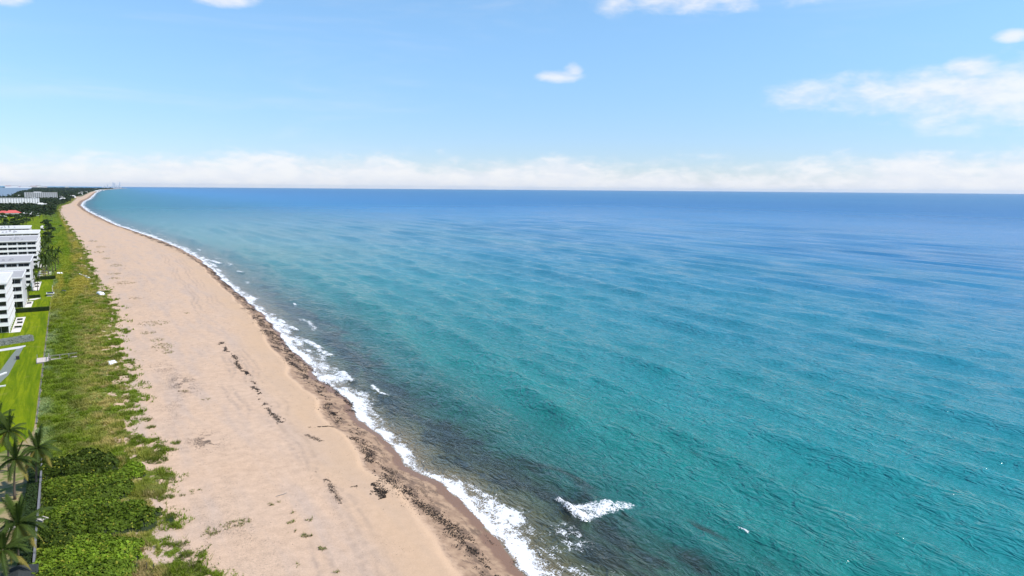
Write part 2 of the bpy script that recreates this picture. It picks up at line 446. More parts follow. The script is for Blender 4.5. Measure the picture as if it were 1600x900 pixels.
def lawn_material():
    m, g, out = mat('mown_lawn')
    p = g.node('ShaderNodeNewGeometry').outputs['Position']
    st = g.noise(g.scale(p, (0.75, 0.045, 0.2)), 1.0, 5, 0.68, 0.9)
    n = g.noise(p, 0.12, 4, 0.6); f = g.noise(p, 3.0, 4, 0.6)
    c = g.mix(g.sstep(st, 0.32, 0.68), (0.070, 0.120, 0.003, 1), (0.190, 0.230, 0.006, 1))
    c = g.mix(g.sstep(n, 0.35, 0.7, 0, 0.6), c, (0.110, 0.165, 0.004, 1))
    c = g.mix(g.sstep(g.noise(p, 0.22, 5, 0.7), 0.58, 0.74, 0, 0.5), c, (0.22, 0.20, 0.05, 1))
    k = g.m('ADD', 0.7, g.m('MULTIPLY', f, 0.6))
    c = g.mix(1.0, c, g.comb(k, k, k), 'MULTIPLY')
    bn = g.node('ShaderNodeBump', {'Strength': 0.5, 'Distance': 0.06, 'Height': f})
    b = g.node('ShaderNodeBsdfPrincipled', {'Base Color': c, 'Roughness': 0.9, 'Specular IOR Level': 0.03, 'Normal': bn.outputs[0]})
    g.t.links.new(b.outputs[0], out.inputs[0])
    return m

# ------------------------------------------------------------------ ground
def graded(start, end, step, growth, base=0.0):
    v, x = [start], start
    while x < end:
        x += max(step, growth * (x - base)); v.append(x)
    return np.array(v)

def grid_faces(nr, nc):
    i = np.arange(nr * nc).reshape(nr, nc)
    return np.stack([i[:-1, :-1], i[:-1, 1:], i[1:, 1:], i[1:, :-1]], -1).reshape(-1, 4)

def stretch(y, a=260.0):
    y = np.asarray(y, dtype=np.float64); return np.where(y < a, y, a + a * np.log(np.maximum(y, a) / a))

def veg_density(x, y):
    """Share of the ground under dune plants."""
    e = vegedge(y)
    q = stretch(y)
    n = fbm(x / 3.2, q / 4.5, 21, 4)
    n2 = fbm(x / 1.4, q / 2.2, 25, 3)
    edge = (e - x) / 9.0
    d = ss(edge + (n - 0.5) * 1.5 + (n2 - 0.5) * 0.5, -0.10, 0.42)
    holes = ss(n2 + (n - .5) * .6, 0.60, 0.72) * ss(x, e - 11, e - 5) * 0.9
    d = d * (1 - holes)
    return np.maximum(d * ss(x, wallx(y) - .3, wallx(y) + .3), d * ss(y, 430, 440))

def build_ground():
    ys = np.concatenate([np.arange(-60, 60, 6.0), graded(60, 26500, 0.9, 0.0085)])
    off = np.concatenate([-graded(0, 160, 0.55, 0.14)[::-1][:-1], graded(0, 9000, 0.5, 0.018, 25)])
    Y, O = np.meshgrid(ys, off, indexing='ij')
    X = shore(Y) - O
    Z = ground_z(X, Y)
    veg = veg_density(X, Y) * (1 - ss(Y, 2500, 3500))
    t = (X - berm(Y)) / np.maximum(shore(Y) - berm(Y), 1)
    wet = np.clip(t, 0, 1)
    e = vegedge(Y)
    dry = (1 - ss(np.abs(X - (e + 5)), 3, 9)) * ss(fbm(X / 6, Y / 12, 31), 0.4, 0.65) + 0.35 * ss(X, e + 14, e + 22) * (1 - ss(X, e + 24, e + 30)) * ss(fbm(X / 5, Y / 18, 35), .45, .65)
    dry *= 1 - ss(Y, 700, 1200)
    yard = (1 - ss(X, wallx(Y) - .3, wallx(Y))) * (1 - ss(Y, 420, 436))
    inland = (1 - ss(X, e - 22, e - 12)) * ss(Y, 1300, 1500) + ss(Y, 3300, 4200) * (1 - ss(X, shore(Y) - 45, shore(Y) - 30))
    B = berm(Y); wob = (fbm(Y / 60, Y * 0, 88, 3) - .5) * 9; track = 0 * X
    for c0 in (-7, -8.9, -10.6, -14.5, -16.3):
        track = np.maximum(track, np.exp(-((X - B - c0 - wob * (1 + .1 * c0)) / .42) ** 2))
    track *= (1 - ss(Y, 500, 900)) * ss(fbm(X / 9, Y / 30, 90, 2), .35, .6)
    warm = ss(X, B - 12, B - 2) * (1 - ss(X, B, B + 2)) * (.5 + .5 * fbm(X / 6, Y / 20, 92, 3))
    me = mesh_np('ground', np.stack([X, Y, Z], -1).reshape(-1, 3), grid_faces(*X.shape)[:, ::-1], True,
                 dict(track=track.ravel(), warm=warm.ravel(), veg=veg.ravel(), wet=wet.ravel(), dry=dry.ravel(), yard=yard.ravel(), inland=np.clip(inland, 0, 1).ravel()))
    tag(link('ground', me, ground_material()), kind='structure')

build_ground()

# ------------------------------------------------------------------ sea
def seg_dist(X, Y, a, b):
    ax, ay = a; bx, by = b
    dx, dy = bx - ax, by - ay
    t = np.clip(((X - ax) * dx + (Y - ay) * dy) / (dx * dx + dy * dy), 0, 1)
    return np.hypot(X - ax - t * dx, Y - ay - t * dy), t

def build_sea():
    ys = np.concatenate([np.arange(-40, 10, 2.0), graded(10, 60000, 0.7, 0.0088, 20)])
    off = np.concatenate([np.arange(-6, 0, 0.6), graded(0, 62000, 0.6, 0.0088)])
    Y, O = np.meshgrid(ys, off, indexing='ij')
    S = np.interp(ys, SHY, SHX)[:, None] * np.exp(-O / 9000.0) * (1 - ss(ys, 18300, 21000))[:, None] + 0 * O
    S = np.where(O < 400, shore(Y) * (1 - ss(O, 60, 400)) + S * ss(O, 60, 400), S)
    X = S + O
    cell = np.maximum(np.gradient(ys)[:, None] * 0.6 + 0 * O, np.gradient(off)[None, :] + 0 * O)
    Z = np.zeros_like(X)
    r = np.random.default_rng(5)
    # swell running in to the beach
    for lam, amp, n, spread in ((30, .10, 7, 5), (19, .105, 9, 7), (11, .055, 10, 13), (6.0, .021, 12, 38), (3.6, .009, 14, 50)):
        for i in range(n):
            L = lam * r.uniform(0.78, 1.28); th = math.radians(r.normal(0, spread) - 4); k = 2 * math.pi / L
            ph = (X * math.cos(th) + Y * math.sin(th)) * k + r.uniform(0, 6.28)
            Z += amp * np.cos(ph) * ss(L / cell, 2.5, 5.0)
    Z = np.sign(Z) * np.abs(Z) + 0.35 * np.where(Z > 0, Z * Z, 0)
    nearshore = ss(O, 1, 26)
    Z *= 0.12 + 0.88 * nearshore
    # steepening wave fronts just outside the break
    for c, h, w in ((32, .30, 2.2), (46, .22, 2.6), (20, .20, 1.6), (61, .20, 3.0), (80, .18, 3.4)):
        n = fbm(Y / 38.0, Y * 0 + c, int(c), 2); line = c + (vnoise(Y / 30, Y * 0, int(c) + 50) - .5) * 9
        dd = (O - line)
        g = np.where(dd < 0, np.exp(-(dd / (w * .7)) ** 2), np.exp(-(dd / (w * 1.9)) ** 2))
        Z += h * g * ss(n, 0.36, 0.62) * (1 - ss(Y, 300, 900))
    foam = np.zeros_like(X)
    near = (O < 90) & (Y < 4200)
    # swash along the water's edge
    wid = np.interp(Y, [40, 72, 88, 96, 110, 150, 200, 240, 300, 420, 700, 1200, 2400, 4000], [7.5, 7.0, 6.2, 3.8, 3.4, 5.0, 7.0, 5.6, 4.4, 5.0, 5.5, 7, 10, 14]) * (0.50 + 1.0 * vnoise(Y / 9, Y * 0, 71))
    edge = (vnoise(Y / 4.0, Y * 0, 77) - 0.5) * 1.2
    f = ss(O + edge, -1.4, 0.4) * (1 - ss(O, wid * 0.75, wid * 1.25))
    foam = np.maximum(foam, f * (0.74 - 0.40 * np.clip(O / wid, 0, 1) + 0.55 * (vnoise(Y / 5, O / 1.6, 73) - .5)))
    # second thin line and drifting lace behind it
    l2 = wid + 4 + 6 * vnoise(Y / 23, Y * 0, 81)
    foam = np.maximum(foam, 0.52 * np.exp(-((O - l2) / 1.5) ** 2) * ss(vnoise(Y / 13, Y * 0, 83), 0.62, 0.82) * ss(Y, 150, 190))
    foam = np.maximum(foam, 0.22 * (1 - ss(O, wid, wid + 5)) * ss(O, -1, 1))
    # breakers read off the photograph: pixel ends, half width, strength, height
    for (a, b, w, s, h) in [((873, 782), (890, 803), 0.55, .60, .75), ((886, 800), (916, 818), 0.75, .62, .95), ((884, 790), (910, 808), 0.7, .5, .2), ((912, 806), (978, 788), 1.5, .58, .1), ((900, 796), (950, 790), 1.6, .62, .15), ((880, 830), (905, 855), 1.9, .42, 0),
                            ((905, 860), (845, 862), 1.2, .34, 0), ((1155, 826), (1168, 833), .35, .55, .1),
                            ((478, 533), (500, 545), 1.1, .66, .4), ((500, 548), (516, 556), 1.1, .60, .3), ((536, 582), (548, 595), .7, .74, .4), ((582, 604), (590, 612), .5, .74, .35), ((592, 614), (606, 618), .5, .62, .25),
                            ((436, 500), (444, 505), .9, .7, .35), ((455, 512), (463, 516), .8, .7, .35), ((540, 607), (546, 622), 1.0, .66, .2), ((459, 473), (462, 476), .6, .6, .2),
                            ((330, 407), (344, 412), 1.6, .62, .35), ((372, 425), (380, 427), 1.0, .62, .3), ((648, 576), (653, 577), .3, .6, .1), ((520, 575), (534, 585), 1.2, .45, 0)]:
        pa, pb = gp(*a), gp(*b)
        bx = near & (X > min(pa[0], pb[0]) - 15) & (X < max(pa[0], pb[0]) + 15) & (Y > min(pa[1], pb[1]) - 15) & (Y < max(pa[1], pb[1]) + 15)
        if not bx.any(): continue
        d, t = seg_dist(X[bx], Y[bx], pa, pb)
        foam[bx] = np.maximum(foam[bx], s * np.exp(-(d / (w * 1.25)) ** 4))
        Z[bx] += h * np.exp(-(d / (w * 1.3)) ** 2)
    foam *= (O < 90)
    # weed beds on the bottom
    band = np.exp(-((O - (10 + 7 * vnoise(Y / 40, Y * 0, 91))) / 5.5) ** 2) * ss(fbm(Y / 26, O / 22, 93, 3), 0.40, 0.58) * (1 - ss(Y, 320, 480))
    weed = 0.85 * band
    sl_ = np.exp(-((O - 14 - 3 * np.sin(Y / 31)) / 7.5) ** 2) * (1 - ss(Y, 260, 420)) * ss(Y, 60, 70)
    weed = np.maximum(weed, .86 * sl_)
    for (px, py, ra, rb, s) in [(690, 690, 4, 22, .9), (640, 640, 4, 16, .8), (800, 755, 4.5, 12, .85), (560, 565, 7, 26, .75), (880, 790, 4, 6, .7), (950, 870, 5, 7, .95), (1010, 880, 5, 5, .9), (1120, 835, 2.2, 7, .75), (890, 838, 2.8, 4, .7), (470, 500, 6, 36, .7), (1040, 860, 4, 5, .6), (1080, 880, 4, 6, .72), (1150, 872, 2.6, 6, .7), (1210, 890, 2.4, 5, .66), (1000, 840, 3.5, 6, .6)]:
        c = gp(px, py)
        weed = np.maximum(weed, s * np.exp(-(((X - c[0]) / ra) ** 2 + ((Y - c[1]) / rb) ** 2)))
    # colour of the water by distance offshore
    xs = [0, 3, 7, 12, 18, 26, 40, 70, 130, 260, 480, 900, 2000, 6000, 60000]
    cs = np.array([(.22, .160, .100), (.165, .130, .072), (.090, .090, .048), (.050, .080, .048), (.030, .085, .062), (.015, .108, .094), (.011, .166, .150), (.012, .186, .195), (.015, .196, .240), (.018, .188, .295),
                   (.022, .172, .345), (.018, .150, .340), (.015, .126, .300), (.015, .122, .268), (.016, .118, .258)])
    warp = O * (0.72 + 0.56 * fbm(X / 60, Y / 130, 41, 4)) + (fbm(X / 9, Y / 16, 45) - .5) * 8 * ss(O, 3, 14)
    warp = np.maximum(warp, 0)
    lw = np.log1p(warp)
    C = np.stack([np.interp(lw, np.log1p(xs), cs[:, i]) for i in range(3)], -1)
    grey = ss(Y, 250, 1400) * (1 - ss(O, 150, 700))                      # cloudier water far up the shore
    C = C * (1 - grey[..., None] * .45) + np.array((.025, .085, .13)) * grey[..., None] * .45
    keep = X < 5.2 * (Y + 45)
    nr, nc = X.shape
    fc = grid_faces(nr, nc)[:, ::-1]
    kf = keep.ravel()[fc].all(1)
    fc = fc[kf]
    used = np.zeros(nr * nc, bool); used[fc.ravel()] = True
    idx = np.cumsum(used) - 1
    V = np.stack([X, Y, Z], -1).reshape(-1, 3)[used]
    # thin film running up the sand
    g0 = ground_z(X, Y).ravel()[used]; o0 = O.ravel()[used]; f0 = foam.ravel()[used]
    V[:, 2] = np.where(o0 < 3, np.maximum(V[:, 2] * ss(o0, -1, 3), np.where((o0 > -1.5) & (f0 > .2), g0 + 0.03, -9)), V[:, 2])
    V[:, 2] = np.where(V[:, 2] < -5, -0.35, V[:, 2])
    me = mesh_np('sea', V, idx[fc], True, dict(openness=np.maximum(O, (Y - 250) * 1.0).ravel()[used], off=O.ravel()[used], foam=foam.ravel()[used], weed=weed.ravel()[used]), dict(wcol=C.reshape(-1, 3)[used]))
    tag(link('sea', me, sea_material()), kind='structure')

build_sea()

# ------------------------------------------------------------------ lawns, paving, lagoon
def sheet(name, pts, z, m, sub=None):
    me = bpy.data.meshes.new(name)
    me.from_pydata([(x, y, z) for x, y in pts], [], [tuple(range(len(pts)))])
    me.update()
    if me.polygons[0].normal.z < 0: me.flip_normals()
    return tag(link(name, me, m), kind='structure')

lawn_m = lawn_material()
near_edge = [(-8.75, 185), (-8.75, 166), (-9.1, 161), (-10.0, 157.5), (-11.5, 155), (-14, 152), (-20, 147), (-60, 140)]
sheet('lawn', [(-60, 322.2), (-8.75, 322.2)] + near_edge, 3.09, lawn_m)
sheet('lawn', [(-60, 324.4), (-8.7, 324.4), (-8.3, 431.6), (-60, 431.6)], 3.09, lawn_m)
sheet('lawn', [(-90, 434.6), (-8.3, 434.6), (-9, 560), (-13, 800), (-22, 1100), (-24, 1480), (-120, 1480), (-110, 800)], 3.09, lawn_m)

def lagoon_material():
    m, g, out = mat('lagoon_water')
    p = g.node('ShaderNodeNewGeometry').outputs['Position']
    n = g.noise(p, 0.08, 4, 0.6)
    bn = g.node('ShaderNodeBump', {'Strength': 0.5, 'Distance': 1.5, 'Height': n})
    b = g.node('ShaderNodeBsdfPrincipled', {'Base Color': (0.13, 0.155, 0.19, 1), 'Roughness': 0.3, 'IOR': 1.33, 'Specular IOR Level': 0.2, 'Normal': bn.outputs[0]})
    g.t.links.new(b.outputs[0], out.inputs[0])
    return m
LAG = [gp(x, y, 3.4) for x, y in [(22, 306), (12, 308.5), (0, 309), (-70, 309), (-70, 292.9), (50, 293.2), (52, 295.0), (44, 297.6), (32, 300), (27, 302)]]
sheet('lagoon', LAG, 3.4, lagoon_material())
def inside(poly, x, y):
    r = np.zeros(len(x), bool); n = len(poly)
    for i in range(n):
        (x0, y0), (x1, y1) = poly[i], poly[(i + 1) % n]
        if y0 == y1: continue
        c = ((y0 > y) != (y1 > y)) & (x < (x1 - x0) * (y - y0) / (y1 - y0) + x0)
        r ^= c
    return r

# ------------------------------------------------------------------ buildings
def beam(mb, x0, y0, x1, y1, z0, z1, t=0.12):
    """A thin upright strip between two ground points."""
    d = Vector((x1 - x0, y1 - y0, 0)).normalized(); n = Vector((-d.y, d.x, 0)) * (t / 2)
    pts = [(x0 + n.x, y0 + n.y), (x0 - n.x, y0 - n.y), (x1 - n.x, y1 - n.y), (x1 + n.x, y1 + n.y)]
    return mb.poly(pts, z0, z1)

WIN = {}
def window_mesh(w, h):
    k = (round(w, 2), round(h, 2))
    if k not in WIN:
        fr = MB()
        fr.box(-w / 2, w / 2, -.06, 0, 0, .08).box(-w / 2, w / 2, -.06, 0, h - .08, h)
        for x in (-w / 2, -.05, w / 2 - .1): fr.box(x, x + .1, -.055, 0, .085, h - .085)
        a, b = MB().box(-w / 2 + .02, w / 2 - .02, -.03, 0, .03, h - .03).mesh('window'), fr.mesh('frame')
        a.materials.append(M['glass']); b.materials.append(M['offwhite'])
        WIN[k] = (a, b)
    return WIN[k]

def add_window(parent, x, y, z, w, h, rz=0.0):
    a, b = window_mesh(w, h)
    o = link('window', a, None, parent, (x, y, z), rz)
    link('frame', b, None, o, (0, 0, 0))

def apartment(name, label, xe, yn, yf, xw, ztop, storeys, east, group, south='balcony', bay=4.6, z0=3.0, roofm='roofwhite', plant=True, seed=1):
    """Flat-roofed block. South face looks along the beach towards the camera, east face looks out to sea."""
    r = random.Random(seed)
    T = empty(name, (xe, yn, z0)); tag(T, label, 'building', group)
    W, D, Ht = xe - xw, yf - yn, ztop - z0
    fh = Ht / storeys
    be, bs = (1.9 if east == 'balcony' else 0.0), (1.7 if south == 'balcony' else 0.0)
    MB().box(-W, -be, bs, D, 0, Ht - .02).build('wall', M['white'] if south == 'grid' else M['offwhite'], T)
    cols = [(-bay * i - .15) for i in range(int(W / bay) + 1)]
    rows = [bay * i + .15 for i in range(1, int(D / bay) + 1)]
    for s in range(1, storeys):
        z = s * fh
        m = MB()
        pts = [(-W, .0), (0, .0), (0, D), (-be - .01, D), (-be - .01, bs), (-W, bs)] if be else [(-W, 0), (-.01, 0), (-.01, bs), (-W, bs)]
        if bs or be:
            m.poly(pts, z - .28, z)
            m.build('balcony_slab', M['white'], T)
            m = MB()
            h = 0.88
            if bs:
                beam(m, -W, .08, -.08, .08, z + .002, z + h, .1)
                for x in np.arange(-W + .3, -.1, 1.5): m.box(x, x + .05, .06, .1, z + h, z + 1.0)
                m.box(-W, -.16, .05, .11, z + 1.0, z + 1.07)
            if be:
                beam(m, -.08, .14, -.08, D - .05, z + .002, z + h + .25, .1)
                m.box(-.11, -.05, .14, D, z + h + .42, z + h + .50)
            m.build('parapet', M['white'], T)
    if bs:
        for x in cols:
            if -x < W: MB().box(x - .16, x + .14, .2, .5, 0, Ht - .3).build('column', M['white'], T)
    if be:
        for y in rows:
            if y < D: MB().box(-.48, -.2, y - .14, y + .14, 0, Ht - .3).build('column', M['white'], T)
    for s in range(storeys):
        z = s * fh + (.05 if bs else .9)
        for i in range(len(cols) - 1):
            w = bay * (r.choice((.92, .84, .90)) * (1 if bay < 6 else .6) if bs else .34); h = fh - (.5 if bs else 1.6)
            if south == 'blank' : continue
            add_window(T, cols[i] - bay / 2, bs - .002, z + .03, w, h)
        if east == 'balcony':
            for j, y in enumerate([.15] + rows[:-1]):
                if y + bay < D: add_window(T, -be + .002, y + bay / 2 + bs * (j == 0), s * fh + .06, bay * r.choice((.78, .6, .7)), fh - .7, math.pi / 2)
        elif east == 'windows':
            for y in rows[:-1]:
                add_window(T, .004, y + bay / 2, s * fh + 1.0, bay * .4, fh - 1.7, math.pi / 2)
    ro = MB(); ro.box(-W - .2, .45, -.4, D + .3, Ht - .02, Ht + .28)
    rf = ro.build('roof', M[roofm], T)
    e = MB()
    for (a, b, c, d) in ((-W - .2, .45, -.42, -.12), (.17, .47, -.12, D + .3), (-W - .2, .17, D, D + .3)):
        e.box(a, b, c, d, Ht + .281, Ht + .72)
    e.build('roof_edge', M['white'], rf)
    if plant:
        ph = MB().box(-W * .72, -W * .48, D * .35, D * .7, Ht + .282, Ht + 2.6).build('plant_room', M['white'], T)
        MB().box(-W * .725, -W * .475, D * .345, D * .705, Ht + 2.601, Ht + 2.8).build('lid', M['roofwhite'], ph)
        ac = MB().box(-.5, .5, -.45, .45, 0, .75).box(-.35, .35, -.32, .32, .751, .9).mesh('air_conditioner')
        ac.materials.append(M['metal'])
        for k in range(9):
            link('air_conditioner', ac, None, T, (-W * r.uniform(.12, .44), D * r.uniform(.15, .75), Ht + .282), r.uniform(-.1, .1))
    return T

G = 'apartment blocks along the beach lawn'
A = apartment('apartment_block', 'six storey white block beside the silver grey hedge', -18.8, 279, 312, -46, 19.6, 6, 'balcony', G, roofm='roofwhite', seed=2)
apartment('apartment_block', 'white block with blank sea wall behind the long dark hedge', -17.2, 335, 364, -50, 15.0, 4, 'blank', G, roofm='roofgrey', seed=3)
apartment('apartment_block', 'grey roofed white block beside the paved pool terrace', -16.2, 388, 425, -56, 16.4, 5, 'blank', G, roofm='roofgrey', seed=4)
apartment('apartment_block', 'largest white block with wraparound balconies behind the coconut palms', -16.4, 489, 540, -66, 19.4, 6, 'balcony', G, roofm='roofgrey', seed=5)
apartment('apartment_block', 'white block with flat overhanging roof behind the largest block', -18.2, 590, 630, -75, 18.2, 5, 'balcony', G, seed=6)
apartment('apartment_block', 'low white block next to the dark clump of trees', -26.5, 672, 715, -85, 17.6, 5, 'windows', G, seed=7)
G2 = 'long apartment blocks standing across the wood'
apartment('long_apartment_block', 'long white block with a grid of dark windows above the dark wood', -58, 2150, 2172, -150, 19.5, 5, 'windows', G2, south='grid', bay=5.6, plant=False, seed=8)
apartment('long_apartment_block', 'long pale grey block near the green dune beyond the white block', -26, 3120, 3150, -128, 26, 6, 'windows', G2, south='balcony', bay=6.5, plant=True, seed=9)

def house(name, label, x, y, w, d, h, rh, wallm, roofm, group=None, rz=0.0, z0=3.0, cat='house', wins=3):
    T = empty(name, (x, y, z0), rz); tag(T, label, cat, group)
    MB().box(-w / 2, w / 2, -d / 2, d / 2, 0, h).build('wall', wallm, T)
    o = .6; m = MB(); k = min(w, d) / 2
    a = [(-w / 2 - o, -d / 2 - o, h), (w / 2 + o, -d / 2 - o, h), (w / 2 + o, d / 2 + o, h), (-w / 2 - o, d / 2 + o, h)]
    r0, r1 = ((-w / 2 + k, 0, h + rh), (w / 2 - k, 0, h + rh)) if w >= d else ((0, -d / 2 + k, h + rh), (0, d / 2 - k, h + rh))
    m.v = a + [r0, r1]
    m.f = [(3, 2, 1, 0), (0, 1, 5, 4), (1, 2, 5), (2, 3, 4, 5), (3, 0, 4)] if w >= d else [(3, 2, 1, 0), (0, 1, 4), (1, 2, 5, 4), (2, 3, 5), (3, 0, 4, 5)]
    m.build('roof', roofm, T)
    for i in range(wins):
        x_ = -w / 2 + w * (i + .5) / wins
        add_window(T, x_, -d / 2 - .002, h * .3, w / wins * .5, h * .45)
    return T

house('red_roofed_house', 'house with pinkish red tiled roof among dark trees', *gp(6, 338, 3), 18, 13, 5, 4.0, M['white'], M['red'])
house('red_roofed_house', 'wider house with bright red tiled roof beside the white pavilion', *gp(20, 338, 3), 22, 13, 5.5, 4.2, M['white'], M['red'])
house('white_pavilion', 'low white hipped pavilion roof at the edge of the dark wood', *gp(46, 337, 3), 26, 16, 2.6, 3.4, M['white'], M['roofwhite'], cat='pavilion')

hs = [(64, 323, 16, 8), (70, 322.5, 14, 6), (98, 312.5, 18, 7), (113, 309, 22, 9), (125, 304.2, 26, 9), (127, 302.6, 26, 10), (133, 301, 28, 10), (112, 297.5, 40, 9), (118, 297.2, 44, 9), (152, 299.5, 40, 10), (158, 297.8, 55, 10),
      (30, 308, 18, 8), (26, 309, 16, 7), (60, 299, 30, 8), (86, 298.5, 30, 8), (104, 300, 30, 8), (140, 296, 60, 10), (150, 295.3, 60, 12), (166, 295, 70, 12), (62, 308.5, 20, 7), (96, 310, 20, 8), (174, 294.6, 70, 10), (74, 303, 22, 7), (49, 303.5, 22, 8)]
for i, (px, py, w, h) in enumerate(hs):
    x, y = gp(px, py, 3)
    house('distant_house', 'small white house showing among the trees far up the coast', x, y, w, w * .5, h * .7, h * .45, M['white'], M['roofwhite'], 'distant white houses among the trees', rz=random.uniform(-.3, .3), wins=2)

# towers on the skyline beyond the cape, each its own
for i in range(15):
    px = 160 + i * 2.1 + random.uniform(-.7, .7)
    d = ray(px, 290); yy = 15500 + random.uniform(-900, 900)
    x = d[0] / d[1] * yy
    h = (30 + 115 * random.random() ** 1.2) * (1.0 if 3 < i < 14 else .55)
    T = empty('skyline_tower', (x, yy, 3)); tag(T, 'hazy pale tower on the skyline beyond the wooded cape', 'tower', 'towers on the skyline')
    w = random.uniform(11, 19)
    MB().box(-w / 2, w / 2, -w / 2, w / 2, 0, h * .86).build('shaft', M['skyline'], T)
    c = MB().box(-w * .34, w * .34, -w * .34, w * .34, h * .86, h)
    c.box(-.8, .8, -.8, .8, h, h + random.uniform(4, 16)); c.build('crown', M['skyline'], T)
    b = MB()
    for k in range(1, 7): b.box(-w / 2 - .3, w / 2 + .3, -w / 2 - .3, w / 2 + .3, h * .86 * k / 7, h * .86 * k / 7 + 2.2)
    b.build('window_band', M['metal'], T)
# sheds and terminals on the far side of the lagoon
for i, (px, w, h) in enumerate([(12, 90, 40), (17, 160, 48), (23, 120, 50), (31, 90, 30), (38, 120, 42), (44, 90, 34), (53, 110, 40), (60, 80, 55), (66, 70, 32), (71, 60, 28), (104, 60, 30)]):
    yy = 16500 + 300 * (i % 4)
    d = ray(px, 288.5); x = d[0] / d[1] * yy
    T = empty('harbour_shed', (x, yy, 3)); tag(T, 'pale long building on the far side of the lagoon', 'building', 'pale buildings across the lagoon')
    MB().box(-w / 2, w / 2, -20, 20, 0, h * .85).build('wall', M['white'], T)
    MB().box(-w / 2 - 3, w / 2 + 3, -23, 23, h * .85, h).build('roof', M['roofwhite'] if i % 3 else M['red'], T)

# ------------------------------------------------------------------ foliage builders
def leaf_cards(cent, nrm, size, aspect=1.0, r=None):
    """Small bent leaf faces (two triangles) at each centre, facing roughly nrm."""
    r = r or rng
    n = len(cent)
    t = r.normal(size=(n, 3)); nrm = nrm / np.linalg.norm(nrm, axis=1, keepdims=True)
    t -= nrm * (t * nrm).sum(1, keepdims=True); t /= np.linalg.norm(t, axis=1, keepdims=True)
    b = np.cross(nrm, t)
    s = np.asarray(size).reshape(-1, 1) * np.ones((n, 1))
    v = np.stack([cent - t * s, cent + b * s * aspect * .6 + nrm * s * .12, cent + t * s, cent - b * s * aspect * .6 + nrm * s * .12], 1)
    return v.reshape(-1, 3), np.arange(4 * n).reshape(n, 4)

def blades(p, h, w, lean, k, r=None):
    """k upright blades per point: thin triangles."""
    r = r or rng
    n = len(p); P = np.repeat(p, k, 0); H = np.repeat(h, k); W = np.repeat(w, k)
    a = r.uniform(0, 2 * np.pi, n * k); l = np.repeat(lean, k) * r.uniform(.3, 1.4, n * k)
    d = np.stack([np.cos(a), np.sin(a), 0 * a], 1); q = np.stack([-np.sin(a), np.cos(a), 0 * a], 1)
    P = P + d * (r.uniform(0, 1, n * k) * np.repeat(w, k) * 1.2)[:, None]
    H = H * r.uniform(.55, 1.2, n * k)
    tip = P + d * (H * l)[:, None] + np.array([0, 0, 1]) * H[:, None]
    v = np.stack([P - q * (W * .5)[:, None], P + q * (W * .5)[:, None], tip], 1)
    return v.reshape(-1, 3), np.arange(3 * n * k).reshape(-1, 3)

# ---- dune grass: one spread of ground cover
def dune_colors(x, y):
    e = vegedge(y)
    q = stretch(y)
    rel = (e - x) / np.maximum(e - wallx(y), 8)           # 0 at the sand, 1 at the wall
    n = fbm(x / 4, q / 6, 51, 4); n2 = fbm(x / 2.2, q / 3, 55, 3)
    lush = np.array((.15, .205, .016)); dark = np.array((.090, .125, .013)); olive = np.array((.24, .24, .045)); straw = np.array((.42, .33, .12)); brown = np.array((.27, .20, .10)); pale = np.array((.25, .31, .15))
    c = lush[None] * (1 - ss(n2, .45, .7))[:, None] + dark[None] * ss(n2, .45, .7)[:, None]
    def blend(c, col_, f): return c * (1 - f[:, None]) + col_[None] * f[:, None]
    mid = np.exp(-((rel - .36) / .22) ** 2)
    c = blend(c, olive, np.clip(mid * 1.1 * ss(n, .35, .6), 0, 1))
    c = blend(c, straw, np.clip(mid * ss(n2 + (n - .5) * .6, .48, .66) * .9, 0, 1))
    c = blend(c, brown, np.clip(mid * ss(fbm(x / 2.5, y / 4, 58), .55, .7) * .7, 0, 1))
    c = blend(c, pale, ss(rel, .8, .98) * ss(fbm(x / 4, y / 8, 61), .45, .6) * .8)
    # farther up the coast the dune turns yellower between the green strips
    yel = np.array((.40, .32, .06)); f = ss(y, 270, 420) * (1 - ss(y, 900, 1400)) * ss(fbm(x / 4, y / 40, 63), .40, .58) * ss(rel, .1, .3) * .85
    c = blend(c, yel, f)
    vivid = np.array((.175, .26, .014)); c = blend(c, vivid, ss(y, 380, 520) * (1 - ss(y, 1100, 1500)) * ss(rel, .45, .7) * .7)
    return c

def build_dune_grass():
    n = 350000
    u = rng.random(n); y = 62 * (3400 / 62.0) ** (u ** 1.3)
    e = vegedge(y)
    wl = np.where(y > 433, np.minimum(wallx(y) - (y - 433) * .012, e - 26), wallx(y))
    x = wl + rng.random(n) * (e + 7 - wl)
    d = veg_density(x, y)
    keep = rng.random(n) < np.clip(d * 1.15, 0, 1)
    x, y = x[keep], y[keep]
    sc = np.clip(y / 130.0, .75, 7.0) ** .75
    clump = fbm(x / 2.0, y / 2.4, 66, 3)
    h = (.16 + .55 * ss(clump, .35, .75)) * (1 + .25 * rng.random(len(x))) * (1 + .12 * (sc - 1))
    p = np.stack([x, y, ground_z(x, y) - .03], 1)
    k = 3
    v, f = blades(p, h, .13 * sc, np.full(len(x), .75), k)
    c = dune_colors(x, y) * (0.95 + .5 * rng.random(len(x)))[:, None]
    C = np.repeat(c, 3 * k, 0)
    me = mesh_np('dune_grass', v, f, False, None, dict(col=C))
    tag(link('dune_grass', me, M['grass']), 'green and straw coloured dune grass between the sea wall and the bare sand', 'grass', kind='stuff')
build_dune_grass()

